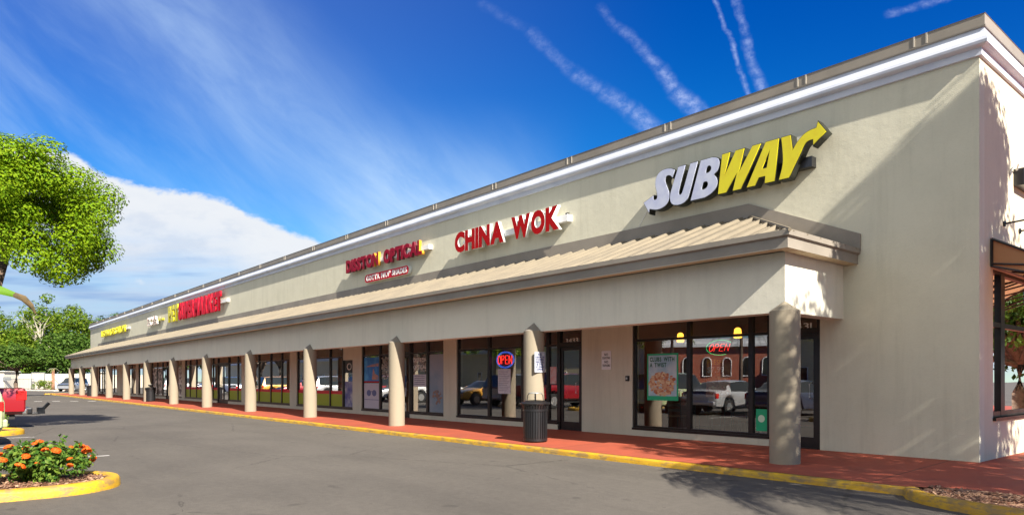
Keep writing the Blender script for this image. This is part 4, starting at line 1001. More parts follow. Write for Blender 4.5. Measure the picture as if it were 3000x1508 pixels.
# patterned panels of the far shop
pat = bpy.data.materials.new('leopard_film'); pat.use_nodes = True; t = pat.node_tree; bs = t.nodes['Principled BSDF']
vv = node(t, 'ShaderNodeTexNoise', {'Vector': node(t, 'ShaderNodeTexCoord').outputs['Object'], 'Scale': 4.5, 'Detail': 3.0})
mx = node(t, 'ShaderNodeMix', {0: N(t, vv.outputs[0]).ss(0.48, 0.53), 6: (0.05, 0.03, 0.025, 1), 7: (0.62, 0.56, 0.50, 1)}, data_type='RGBA'); t.links.new(mx.outputs[2], bs.inputs['Base Color'])
for x0, x1, lb in ((-56.6, -53.8, 'brown and white mottled panel behind the middle trash can'), (-51.5, -48.8, 'mottled dark panel just right of the middle trash can'), (-81.0, -78.2, 'mottled white panel at the far end of the arcade')):
    b = MB(); b.box(x0, x1, YW - 0.012 if x0 < -80 else PY - 0.002, (YW - 0.002) if x0 < -80 else PY + 0.002, Z(-1.0), Z(1.3) if x0 < -80 else Z(0.88)); tag(b.build('window_film', pat), lb, 'window film', 'mottled panels')
# restaurant furniture and lamps
amber = mat('amber_glass', (0.9, 0.45, 0.05), 0.4, emit=(1.0, 0.42, 0.04), estr=1.7)
for x, y, lb in ((-10.43, 14.3, 'amber glass pendant lamp seen through the left restaurant pane'), (-8.59, 13.9, 'amber glass pendant lamp in the upper part of the wide restaurant pane'), (-5.2, 15.3, 'amber pendant lamp seen through the side window')):
    t = empty('pendant_lamp', (x, y, Z(1.08)), 0, lb, 'lamp', 'amber pendant lamps')
    b = MB(); b.lathe([(0.03, 0.10), (0.07, 0.07), (0.085, -0.02), (0.09, -0.12), (0.08, -0.13)], n=16); b.build('lamp_shade', amber, t, True)
    b = MB(); b.tube([(0, 0, 0.10), (0, 0, 0.60)], 0.006, 6); b.build('cord', M['black'], t)
tabm = mat('table_top', (0.22, 0.14, 0.09), 0.4); chm = mat('chair_dark', (0.05, 0.045, 0.04), 0.4)
def table(x, y, lb):
    t = empty('table', (x, y, FL), 0, lb, 'table', 'restaurant tables')
    b = MB(); b.box(-0.35, 0.35, -0.35, 0.35, 0.72, 0.75); bevel(b.build('table_top', tabm, t), 0.008)
    b = MB(); b.tube([(0, 0, 0.02), (0, 0, 0.72)], 0.035, 8); b.box(-0.25, 0.25, -0.03, 0.03, 0, 0.03); b.box(-0.03, 0.03, -0.25, 0.25, 0.0, 0.031); b.build('pedestal', M['black'], t)
def make_chair():
    t = empty('chair', (0, 0, 0))
    b = MB(); b.box(-0.2, 0.2, -0.2, 0.2, 0.44, 0.475); bevel(b.build('seat', tabm, t), 0.01)
    for sx in (-0.18, 0.18):
        b = MB(); b.tube([(sx, -0.18, 0), (sx, -0.18, 0.44)], 0.013, 6); b.build('leg', chm, t)
        b = MB(); b.tube([(sx, 0.2, 0), (sx, 0.18, 0.44), (sx, 0.22, 0.92)], 0.013, 6); b.build('leg', chm, t)
    b = MB()
    for z_ in (0.60, 0.72, 0.86): b.box(-0.17, 0.17, 0.195 + (z_ - .44) * .06, 0.215 + (z_ - .44) * .06, z_ - 0.03, z_ + 0.03)
    b.build('backrest', chm, t); return t
table(-9.95, 14.2, 'small restaurant table behind the green bordered poster'); table(-8.2, 14.1, 'small restaurant table behind the wide middle pane'); 
ch = make_chair(); first = True
for x, y, rz, lb in ((-9.95, 13.6, 180, 'chair behind the green bordered poster, window side of its table'), (-9.95, 14.85, 0, 'chair behind the green bordered poster, far side of its table'), (-8.2, 13.5, 180, 'chair behind the wide middle pane, window side of its table'), (-8.75, 14.1, 90, 'chair left of the table behind the wide middle pane'), (-8.2, 14.75, 0, 'chair behind the wide middle pane, far side of its table')):
    t = ch if first else copy_tree(ch); first = False; t.location = (x, y, FL); t.rotation_euler = (0, 0, R(rz)); tag(t, lb, 'chair', 'restaurant chairs')
# ceiling light strips in the pet shop, down lights in the restaurant
tube = mat('light_tube', (1, 1, 1), 0.5, emit=(1, 0.97, 0.9), estr=2.5)
for i, (x, y) in enumerate(((-28.6, 15), (-28.6, 17.2), (-33.5, 15), (-33.5, 17.2))):
    t = empty('ceiling_light', (x, y, Z(1.69)), 0, ('nearer' if y < 16 else 'farther') + ' ceiling strip light seen through the ' + ('nearest' if x > -30 else 'second') + ' film banded windows', 'ceiling light', 'ceiling strip lights')
    b = MB(); b.box(-1.2, 1.2, -0.1, 0.1, -0.05, -0.001); b.build('diffuser', tube, t); b = MB(); b.box(-1.23, 1.23, -0.13, -0.1, -0.06, -0.001); b.box(-1.23, 1.23, 0.1, 0.13, -0.06, -0.001); b.build('frame', M['white'], t)
dl = mat('downlight', (1, 0.8, 0.4), 0.5, emit=(1, 0.72, 0.25), estr=3.0)
for i, (x, y, lb) in enumerate(((-10.4, 14.6, 'round downlight over the left restaurant pane'), (-9.3, 15.0, 'round downlight over the mullion of the restaurant window'), (-6.6, 14.4, 'round downlight above the corner door'))):
    b = MB(); b.lathe([(0.0, Z(1.69)), (0.10, Z(1.69)), (0.12, Z(1.695))], x, y, 18); tag(b.build('downlight', dl), lb, 'ceiling light', 'restaurant downlights')
# shelves inside the other shops
def shelf(x, y, w_, lb, seed):
    t = empty('display_shelf', (x, y, FL), 0, lb, 'shelf', 'display shelves inside the shops'); r2 = random.Random(seed)
    b = MB()
    for z_ in (0.05, 0.45, 0.85, 1.25, 1.6): b.box(-w_ / 2, w_ / 2, -0.2, 0.2, z_, z_ + 0.03)
    for sx in (-w_ / 2, w_ / 2 - 0.03): b.box(sx, sx + 0.03, -0.21, 0.21, 0, 1.7)
    b.build('frame', mat('shelf', (0.3, 0.28, 0.26), 0.6), t)
    b = MB()
    for z_ in (0.48, 0.88, 1.28):
        q = -w_ / 2 + 0.08
        while q < w_ / 2 - 0.2: d = r2.uniform(0.08, 0.22); b.box(q, q + d, -0.15, 0.1, z_ + 0.001, z_ + r2.uniform(0.12, 0.3), 0); q += d + r2.uniform(0.01, 0.08)
    o = b.build('goods', leafmat('goods', (0.5, 0.08, 0.06), (0.05, 0.2, 0.45), 0.0), t); o['kind'] = 'stuff'
shelf(-16.6, 15.6, 2.2, 'shelf with goods inside the window left of the oval neon', 1); shelf(-20.0, 15.2, 2.0, 'shelf with goods behind the optician lettering', 2)
shelf(-23.2, 15.6, 2.0, 'shelf with goods behind the blue sea poster', 3); shelf(-28.5, 17.0, 4.0, 'long shelf with goods behind the nearest film banded windows', 5); shelf(-34.0, 17.0, 4.0, 'long shelf with goods behind the second film banded windows', 6)

# ---------------------------------------------------------------- fittings on the side wall
def gooseneck(y, lb):
    t = empty('sign_lamp', (XC, y, Z(2.66)), 0, lb, 'lamp', 'gooseneck lamps over the awning')
    b = MB(); b.tube([(0, 0, 0), (0.025, 0, 0)], 0.05, 14); b.build('base', M['black'], t)
    b = MB(); b.tube([(0.02, 0, 0), (0.35, 0, 0.02), (0.55, 0, 0.12), (0.72, 0, 0.30), (0.9, 0, 0.36), (1.0, 0, 0.30)], 0.016, 8); b.build('arm', M['black'], t)
    b = MB(); b.lathe([(0.03, 0.06), (0.06, 0.03), (0.13, -0.08), (0.125, -0.08), (0.05, 0.02)], 1.0, 0, 16)
    b.v = [(x, y_, z + 0.26) for x, y_, z in b.v]; b.build('lamp_shade', M['black'], t, True)
gooseneck(14.0, 'black gooseneck lamp over the awning, the one nearer the corner'); gooseneck(14.9, 'black gooseneck lamp over the awning, the one farther from the corner')
t = empty('sign_cabinet', (XC, 14.55, Z(3.55)), 0, 'black sign cabinet end with conduit high on the side wall', 'sign')
b = MB(); b.box(0.0, 0.16, 0.0, 3.2, -0.15, 0.15); bevel(b.build('cabinet', M['black'], t), 0.01)
b = MB(); b.tube([(0.05, 0.0, 0.12), (0.12, -0.16, 0.20), (0.03, -0.2, 0.12), (0.01, -0.2, 0.0)], 0.015, 6); b.build('conduit', M['white'], t)

# ---------------------------------------------------------------- plants
def rv(r2):
    while True:
        v = Vector((r2.uniform(-1, 1), r2.uniform(-1, 1), r2.uniform(-1, 1)))
        if 0.05 < v.length < 1: return v.normalized()
def leaves(b, c, rad, n, size, r2, flat=0.8, up=0.5, shell=0.45):
    """n small two-triangle leaves through a flattened clump"""
    for _ in range(n):
        d = rv(r2); rr_ = (shell + (1 - shell) * r2.random()) ** 0.7
        p = Vector((c[0] + d.x * rad * rr_, c[1] + d.y * rad * rr_, c[2] + d.z * rad * rr_ * flat))
        nrm = (d * 0.9 + Vector((0, 0, up)) + rv(r2) * 0.5).normalized()
        t1 = nrm.cross(rv(r2))
        if t1.length < 1e-3: continue
        t1.normalize(); t2 = nrm.cross(t1); s_ = size * r2.uniform(0.6, 1.3)
        a_ = p - t1 * s_ * 0.5; c_ = p + t1 * s_ * 0.5
        o = len(b.v); b.v += [tuple(a_), tuple(p - t2 * s_ * 0.27 + nrm * s_ * .06), tuple(c_), tuple(p + t2 * s_ * 0.27 + nrm * s_ * .06)]
        b.f.append((o, o + 1, o + 2, o + 3)); b.m.append(0)
def crown(cx, cy, cz, rx, ry, rz, nclump, crad, per, size, seed, bottom=-0.75, skew=None, flat=0.7):
    r2 = random.Random(seed); b = MB(); cl = []
    for i in range(nclump):
        for _ in range(40):
            d = rv(r2)
            if d.z < bottom: continue
            q = r2.uniform(0.55, 1.0) if i > nclump * 0.25 else r2.uniform(0.1, 0.6)
            p = Vector((cx + d.x * rx * q, cy + d.y * ry * q, cz + d.z * rz * q))
            if skew: p = skew(p)
            if all((p - o_).length > crad * 0.55 for o_ in cl): break
        cl.append(p)
        leaves(b, p, crad * r2.uniform(0.7, 1.25), per(p) if callable(per) else per, size, r2, flat)
    return b, cl
def limbs(b, base, cl, r0, r2, fork, n=7, limit=22):
    for p in cl[:limit]:
        mid = fork + (p - fork) * 0.5 + Vector((r2.uniform(-.3, .3), r2.uniform(-.3, .3), r2.uniform(-0.1, .4))) * (p - fork).length * 0.22
        b.tube([fork, mid, p], [r0 * 0.45, r0 * 0.25, r0 * 0.07], n)
def tree(name, label, cat, base, fork, c, r, nclump, crad, per, size, seed, leaf, bark, r0, group=None, **kw):
    t = empty(name, base, 0, label, cat, group); r2 = random.Random(seed + 100); bx = Vector(base)
    b, cl = crown(c[0], c[1], c[2], r[0], r[1], r[2], nclump, crad, per, size, seed, **kw)
    b.v = [(x - bx.x, y - bx.y, z - bx.z) for x, y, z in b.v]; b.build('crown', leaf, t)
    k_ = MB(); f_ = Vector(fork) - bx; midp = f_ * 0.5 + Vector((r2.uniform(-.05, .05), r2.uniform(-.05, .05), 0)) * f_.length
    k_.tube([(0, 0, -0.05), (0, 0, 0.15), midp, f_], [r0 * 1.5, r0 * 1.15, r0, r0 * 0.85], 10)
    limbs(k_, bx, [p - bx for p in cl], r0 * 1.5, r2, f_); k_.build('trunk', bark, t, True)
    return t
# tree at the left edge of the picture
def sk(p):   # crown is fuller low on the right and rounder on top
    return p
tree('parking_lot_tree', 'bright green leafy tree rising from the island at the left edge', 'tree', (-23.5, 0.85, 0.1), (-23.35, 1.62, 4.9), (-23.3, 1.58, 6.0), (2.55, 2.6, 2.2), 100, 0.66, 850, 0.09, 11, M['leafA'], M['bark'], 0.13, bottom=-0.72)
# far trees behind the end of the building
far = 'trees beyond the far wall'
def pos(u, D, y=None):
    L = (u - 1500) / 2025 * D; return (-CC * D + SS * L, SS * D + CC * L)
specs = [(-40, 118, 6.5, 14.5, 31, 'leafB', 'mid green tree at the far left edge, in front of the taller ones'),
         (45, 128, 5.5, 11.5, 32, 'leafC', 'dark low tree between the left edge tree and the tall one'),
         (150, 132, 6.6, 17.2, 33, 'leafB', 'tallest far tree with bare pale branches in its crown'),
         (235, 138, 6.5, 15.6, 34, 'leafB', 'rounded far tree partly behind the end of the building'),
         (320, 150, 6.5, 15.8, 35, 'leafC', 'far tree whose top just shows above the parapet end'),
         (195, 120, 5.0, 9.5, 36, 'leafC', 'low dark tree in front of the tallest far tree'),
         (100, 122, 5.0, 9.0, 37, 'leafB', 'low bright bushy tree above the far gate')]
for u, D, r_, top, sd, lf, lb in specs:
    x, y = pos(u, D); rz = (top - 2.4) / 2
    tree('broadleaf_tree', lb, 'tree', (x, y, 0), (x, y, 3.0), (x, y, 2.4 + rz), (r_, r_, rz), 74, 2.0, 120, 0.55, sd, M[lf], M['palebark'], 0.32, far, bottom=-0.95, flat=0.75)
# bare pale branches in the tallest tree
t = [o for o in bpy.data.objects if o.get('label') == specs[2][-1]][0]
x, y = pos(118, 124); b = MB(); r2 = random.Random(9)
ox, oy = t.location.x, t.location.y
for i in range(9):
    a_ = r2.uniform(-0.9, 0.3); L = r2.uniform(3, 5.5); p0_ = Vector((x - ox + r2.uniform(-.8, 2.5), y - oy, 8.0 + r2.uniform(-1, 1.5)))
    dd = Vector((SS * math.sin(a_), CC * math.sin(a_), math.cos(a_)))
    p1_ = p0_ + dd * L; b.tube([p0_, p0_ + dd * L * .5 + Vector((0, 0, .3)), p1_], [0.16, 0.09, 0.03], 5)
    for _ in range(4): q = p0_ + dd * L * r2.uniform(.4, 1); b.tube([q, q + (dd + rv(r2) * .9) * 1.2], [0.05, 0.015], 4)
b.build('bare_branches', M['palebark'], t)
x, y = pos(50, 62)
tree('street_tree', 'dark umbrella shaped tree with a slim trunk standing behind the red pickup', 'tree', (x, y, 0), (x, y, 2.3), (x - 0.6, y - 1.2, 3.55), (3.4, 3.4, 0.95), 46, 0.85, 190, 0.26, 41, M['leafC'], M['bark'], 0.16)
# young palm with wooden props
def frond(b, base, az, L, droop, r2, nl=26, wid=0.5, lift=0.6):
    """arched palm frond with separate leaflets"""
    pts = []; d = Vector((math.cos(az), math.sin(az), 0))
    for i in range(9):
        s_ = i / 8; pts.append(Vector(base) + d * L * s_ * (1 - 0.18 * droop * s_) + Vector((0, 0, L * (lift * s_ - (lift + droop) * s_ * s_))))
    b.tube(pts, [0.03 * (1 - .8 * i / 8) for i in range(9)], 5, 1)
    side = Vector((-d.y, d.x, 0))
    for i in range(nl):
        s_ = 0.12 + 0.88 * i / nl; k_ = min(7, int(s_ * 8)); fr = s_ * 8 - k_; p = pts[k_].lerp(pts[k_ + 1], fr); tg = (pts[k_ + 1] - pts[k_]).normalized()
        l = wid * math.sin(math.pi * min(1, s_ * 0.9 + 0.12)) ** 0.6 * r2.uniform(.85, 1.1)
        for sg_ in (-1, 1):
            e_ = p + side * sg_ * l * 0.8 + tg * l * 0.55 + Vector((0, 0, -l * r2.uniform(0.25, 0.6)))
            w_ = tg * 0.022 * (L / 2)
            o = len(b.v); b.v += [tuple(p - w_), tuple(p + w_), tuple(e_)]; b.f.append((o, o + 1, o + 2)); b.m.append(0)
def palm(name, label, x, y, H, L, nf, seed, group=None, r0=0.14, prop=False, wid=0.5):
    t = empty(name, (x, y, 0), 0, label, 'palm', group); r2 = random.Random(seed)
    b = MB(); b.tube([(0, 0, 0), (0.03, 0, H * .3), (0.05, 0.02, H * .7), (0.05, 0.03, H)], [r0 * 1.25, r0, r0 * .9, r0 * .8], 12); b.build('trunk', M['bark'] if not prop else mat('fibre_bark', (0.40, 0.20, 0.12), 0.95, var=0.4, vscale=8), t, True)
    b = MB()
    for i in range(nf): frond(b, (0.05, 0.03, H), 2 * math.pi * i / nf * 1.0 + r2.uniform(-.2, .2) + (i % 3), L * r2.uniform(.85, 1.1), r2.uniform(0.2, 0.95), r2, wid=wid, lift=r2.uniform(0.2, 0.95))
    b.build('crown', [M['leafB'] if prop else M['leafP'], M['palebark']], t)
    if prop:
        for a_ in (-0.7, 1.4, 3.5):
            b = MB(); d = Vector((math.cos(a_), math.sin(a_), 0)); b.tube([d * 0.14 + Vector((0, 0, 1.7)), d * 1.5], 0.06, 4); b.build('prop', M['wood'], t)
    return t
x, y = pos(155, 101); palm('young_palm', 'young transplanted palm held by wooden props on the far island', x, y, 3.1, 0.9, 9, 3, r0=0.22, prop=True, wid=0.3)
# low plants on the far island, small bush by the green car
def bush(name, label, x, y, z, rx, ry, h, nclump, crad, per, size, seed, leaf, group=None):
    t = empty(name, (x, y, z), 0, label, 'shrub', group); r2 = random.Random(seed)
    b, cl = crown(0, 0, h * 0.5, rx, ry, h * 0.5, nclump, crad, per, size, seed, bottom=-1, flat=0.85); b.build('foliage', leaf, t)
    b = MB()
    for p in cl[:16]: b.tube([(p.x * .25, p.y * .25, -0.02), (p.x * .6, p.y * .6, p.z * .5), tuple(p)], [0.014, 0.009, 0.003], 5)
    b.build('stem', M['bark'], t); return t, cl
x, y = pos(115, 99); bush('shrub', 'dry pale shrub left of the young palm on the far island', x, y, 0.1, 0.9, 0.9, 1.5, 16, 0.35, 70, 0.14, 51, M['leafB'], 'shrubs on the far island')
x, y = pos(135, 98); bush('shrub', 'green shrub close beside the young palm on the far island', x, y, 0.1, 0.8, 0.8, 1.3, 16, 0.35, 70, 0.14, 52, M['leafB'], 'shrubs on the far island')
bush('shrub', 'round yellow green bush on the island below the red pickup', -22.95, 1.28, 0.1, 0.27, 0.27, 0.62, 26, 0.17, 90, 0.07, 53, M['leafI'])
# flowering shrubs of the front planter
def ixora(label, x, y, rx, ry, h, seed, nfl):
    t, cl = bush('flowering_shrub', label, x, y, 0.10, rx, ry, h, 46, 0.135, 75, 0.075, seed, M['leafI'], 'orange flowering shrubs in the front planter')
    r2 = random.Random(seed + 5); sh = MB(); st_ = MB()
    for _ in range(16):
        an = r2.uniform(0, 6.28); q = r2.uniform(0.5, 1.25); a0 = Vector((rx * .5 * math.cos(an), ry * .5 * math.sin(an), h * .5)); a1 = Vector((rx * q * math.cos(an), ry * q * math.sin(an), h * r2.uniform(.55, 1.25)))
        st_.tube([a0, a0.lerp(a1, .6) + Vector((0, 0, .03)), a1], [.006, .004, .002], 4)
        for k_ in range(5): leaves(sh, a0.lerp(a1, .55 + .45 * k_ / 4), 0.045, 5, 0.075, r2)
    fo_ = [c_ for c_ in bpy.data.objects if c_.parent == t and c_.name.startswith('foliage')][0]
    base_ = MB(); base_.v = [tuple(v.co) for v in fo_.data.vertices]; base_.f = [tuple(p.vertices) for p in fo_.data.polygons]; base_.m = [0] * len(base_.f)
    base_.add(sh.v, sh.f); bpy.data.objects.remove(fo_); base_.build('foliage', M['leafI'], t); st_.build('stem', M['bark'], t)
    fm = MB()
    for _ in range(70):
        d = rv(r2); d.z = abs(d.z) * 0.7; p = d * 0.045; u_ = d.cross(rv(r2)).normalized() * 0.014; w_ = d.cross(u_).normalized() * 0.014
        fm.poly([p - u_, p + w_ + d * .004, p + u_, p - w_ + d * .004])
    me = None
    for i in range(nfl):
        an = r2.uniform(0, 6.28); q = r2.uniform(0.15, 1.0); el = r2.uniform(-0.15, 1.0)
        px_, py_ = rx * 1.02 * math.cos(an) * math.sqrt(1 - el * el * .8), ry * 1.02 * math.sin(an) * math.sqrt(1 - el * el * .8); pz = h * (0.42 + 0.62 * el)
        if me is None: o = fm.build('flower_cluster', M['petal'], t); me = o.data
        else: o = obj('flower_cluster', me, t)
        o.location = (px_, py_, pz); q_ = r2.uniform(0.55, 1.5); o.scale = (q_, q_, q_ * 0.8)
        o.rotation_euler = (r2.uniform(-.5, .5), r2.uniform(-.5, .5), r2.uniform(0, 6))
ixora('biggest orange flowering shrub, nearest the rounded planter tip', -11.35, 1.22, 0.50, 0.58, 0.50, 61, 28)
ixora('orange flowering shrub just left of the biggest one', -11.4, 0.15, 0.46, 0.52, 0.42, 62, 22)
ixora('orange flowering shrub cut by the left edge of the photo', -11.4, -0.8, 0.46, 0.5, 0.42, 63, 18)
# arching leaf plant reaching in at the left edge
t = empty('broad_leaf_plant', (-11.3, -0.89, 0.1), 0, 'broad arching leaf, green with a withered brown tip, reaching in at the left edge', 'plant')
def strap(b, pts, widths, mi_from):
    o = len(b.v); n = len(pts)
    for i, p in enumerate(pts):
        tg = (pts[min(i + 1, n - 1)] - pts[max(i - 1, 0)]).normalized(); s_ = tg.cross(Vector((0.75, -0.6, 0.25))).normalized()
        for k_ in (-1, 0, 1): q = p + s_ * widths[i] * k_ + Vector((.02, -.02, 0)) * (1 - abs(k_)); b.v.append(tuple(q))
    for i in range(n - 1):
        for k_ in (0, 1): b.f.append((o + i * 3 + k_, o + i * 3 + k_ + 1, o + (i + 1) * 3 + k_ + 1, o + (i + 1) * 3 + k_)); b.m.append(1 if i >= mi_from else 0)
tip = [(-11.3, -1.35, 0.1), (-11.3, -1.25, 1.2), (-11.3, -0.95, 2.0), (-11.3, -0.45, 2.52), (-11.3, 0.0, 2.66), (-11.3, 0.25, 2.655), (-11.3, 0.42, 2.60), (-11.3, 0.52, 2.56), (-11.3, 0.60, 2.47), (-11.3, 0.66, 2.36)]
b = MB(); strap(b, [Vector(p) - Vector((-11.3, -1.35, 0.1)) for p in tip], [0.02, 0.03, 0.06, 0.085, 0.075, 0.06, 0.035, 0.042, 0.035, 0.004], 6)
b.build('leaf', [leafmat('leaf_strap', (0.10, 0.22, 0.012), (0.13, 0.26, 0.02), 0.3), mat('withered_leaf', (0.13, 0.085, 0.035), 0.8, col2=(0.06, 0.045, 0.02), vscale=9)], t, True)
for k_, (dx, dy, h) in enumerate(((-0.5, -0.6, 1.8), (0.5, -0.7, 1.7), (0.1, -1.0, 1.9), (-0.3, -1.2, 1.4))):
    b = MB(); strap(b, [Vector((dx * s_ * s_, dy * s_ * s_, h * (1.6 * s_ - 0.75 * s_ * s_))) for s_ in [i / 8 for i in range(9)]], [0.02, 0.04, 0.07, 0.09, 0.095, 0.09, 0.07, 0.04, 0.005], 99)
    b.build('leaf', [M['leafI'], M['leafI']], t, True)
# trees by the near corner, outside the frame: they throw the dappled shade on the facade and pavement
near = 'trees by the near corner'
tree('oak_tree', 'tall dense oak beside the near corner of the building', 'tree', (3.6, 12.0, 0.15), (3.7, 11.9, 4.6), (3.8, 11.8, 8.3), (2.5, 1.6, 3.9), 120, 0.72, lambda p: 250 if p.z > 0.75 * p.x + 7.0 else 95, 0.19, 71, M['leafB'], M['bark'], 0.2, near, bottom=-0.98, skew=lambda p: Vector((p.x, p.y, min(p.z, 0.75 * p.x + 8.45))))
tree('oak_tree', 'wide oak in front of the near corner', 'tree', (4.6, 9.3, 0.1), (4.6, 9.3, 3.2), (4.6, 9.55, 7.3), (2.3, 1.45, 3.6), 70, 0.72, 115, 0.17, 72, M['leafB'], M['bark'], 0.18, near, bottom=-0.98)
tree('oak_tree', 'round oak behind the side pavement', 'tree', (-0.2, 30, 0), (-0.2, 30, 2.0), (-0.2, 30, 4.4), (3.0, 3.0, 3.6), 60, 1.0, 130, 0.28, 81, M['leafC'], M['bark'], 0.2, near)
tree('oak_tree', 'second round oak behind the side pavement', 'tree', (4.4, 33, 0), (4.4, 33, 2.0), (4.4, 33, 4.8), (3.6, 3.2, 4.2), 60, 1.0, 130, 0.28, 82, M['leafC'], M['bark'], 0.2, near)
palm('palm_tree', 'feather palm in the bed by the near corner', 2.9, 7.75, 5.9, 2.4, 22, 73, near, wid=0.6)
palm('palm_tree', 'second feather palm in the bed by the near corner', -0.2, 8.35, 4.4, 1.9, 18, 74, near, wid=0.55)

# ---------------------------------------------------------------- far wall, gate, island
fw = empty('far_wall', (0, 0, 0), 0, 'long white boundary wall with ribbed panels beyond the parking lot', 'wall')
def P3(u, D): x, y = pos(u, D); return Vector((x, y, 0))
pale = mat('white_ribbed_wall', (0.56, 0.51, 0.43), 0.85, var=0.08, vscale=0.3)
b = MB(); pA, pB = P3(-420, 112), P3(420, 112); d = (pB - pA); L = d.length; d.normalize(); nrm = Vector((d.y, -d.x, 0))
b.obox((pA + pB) / 2 + Vector((0, 0, 1.2)), d * L / 2, nrm * 0.15, Vector((0, 0, 1.2)))
k_ = 0.0
while k_ < L: b.obox(pA + d * k_ + nrm * 0.17 + Vector((0, 0, 1.2)), d * 0.08, nrm * 0.05, Vector((0, 0, 1.15))); k_ += 0.9
b.build('panel', pale, fw)
b = MB(); b.obox((pA + pB) / 2 + Vector((0, 0, 2.45)), d * L / 2, nrm * 0.22, Vector((0, 0, 0.055))); b.build('coping', M['kerbpale'], fw)
gt = empty('far_gate', (0, 0, 0), 0, 'pale double panel gate with dark frame lines in front of the white wall', 'gate')
cpt = P3(112, 108)
b = MB(); b.obox(cpt + Vector((0, 0, 1.3)), d * 0.95, nrm * 0.04, Vector((0, 0, 1.25))); b.build('gate_panel', pale, gt)
dk = mat('gate_frame', (0.18, 0.19, 0.20), 0.6); b = MB()
for s_ in (-1, 1): b.obox(cpt + d * s_ * 1.0 + Vector((0, 0, 1.35)), d * 0.05, nrm * 0.06, Vector((0, 0, 1.35)))
for z_ in (0.06, 1.2, 2.64): b.obox(cpt + Vector((0, 0, z_)), d * 0.95, nrm * 0.05, Vector((0, 0, 0.05)))
b.build('gate_frame', dk, gt)
bf = empty('bar_fence', (0, 0, 0), 0, 'low dark bar fence running left of the far gate', 'fence')
b = MB(); q0, q1 = P3(15, 107.5), P3(100, 107.5)
for i in range(30): b.tube([q0.lerp(q1, i / 29), q0.lerp(q1, i / 29) + Vector((0, 0, 1.7))], 0.025, 4)
b.build('bars', dk, bf); b = MB()
for z_ in (0.2, 1.65): b.tube([q0 + Vector((0, 0, z_)), q1 + Vector((0, 0, z_))], 0.035, 4)
b.build('rail', dk, bf)
hb = empty('low_building', (0, 0, 0), 0, 'pale low building with a small window behind the street tree', 'building')
c0 = P3(-60, 110); b = MB(); b.obox(c0 + Vector((0, 0, 1.4)), d * 5.0, nrm * 1.5, Vector((0, 0, 1.4))); b.build('wall', pale, hb)
b = MB(); b.obox(P3(20, 108.3) + Vector((0, 0, 1.7)), d * 0.6, nrm * 0.04, Vector((0, 0, 0.28))); b.build('window', dk, hb)
b = MB(); b.obox(c0 + Vector((0, 0, 2.86)), d * 5.3, nrm * 1.8, Vector((0, 0, 0.06))); b.build('roof', M['kerbpale'], hb)
ia, ib = P3(88, 97), P3(195, 93)
dd = (ib - ia).normalized(); nn = Vector((dd.y, -dd.x, 0))
b = MB(); b.obox((ia + ib) / 2 + Vector((0, 0, 0.07)), (ib - ia) / 2, nn * 1.6, Vector((0, 0, 0.075))); o = bevel(b.build('far_island', M['kerbpale']), 0.05); struct(o)
b = MB(); b.obox((ia + ib) / 2 + Vector((0, 0, 0.155)) , (ib - ia) / 2 * 0.95, nn * 1.4, Vector((0, 0, 0.012))); struct(b.build('far_mulch', M['mulch']))
# yellow kerb line beyond the end of the arcade
kb = [(-84.2, 9.0), (-84.6, 10.2), (-84.9, 11.5), (-85.0, 13.5), (-85.0, 16.5)]
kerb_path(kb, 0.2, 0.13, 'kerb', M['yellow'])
b = MB(); b.poly([(-84.9, 9.3, 0.11), (-83.5, 9.7, 0.09), (-83.5, 16.5, 0.11), (-85.1, 16.5, 0.11)]); struct(b.build('sidewalk', M['walk']))

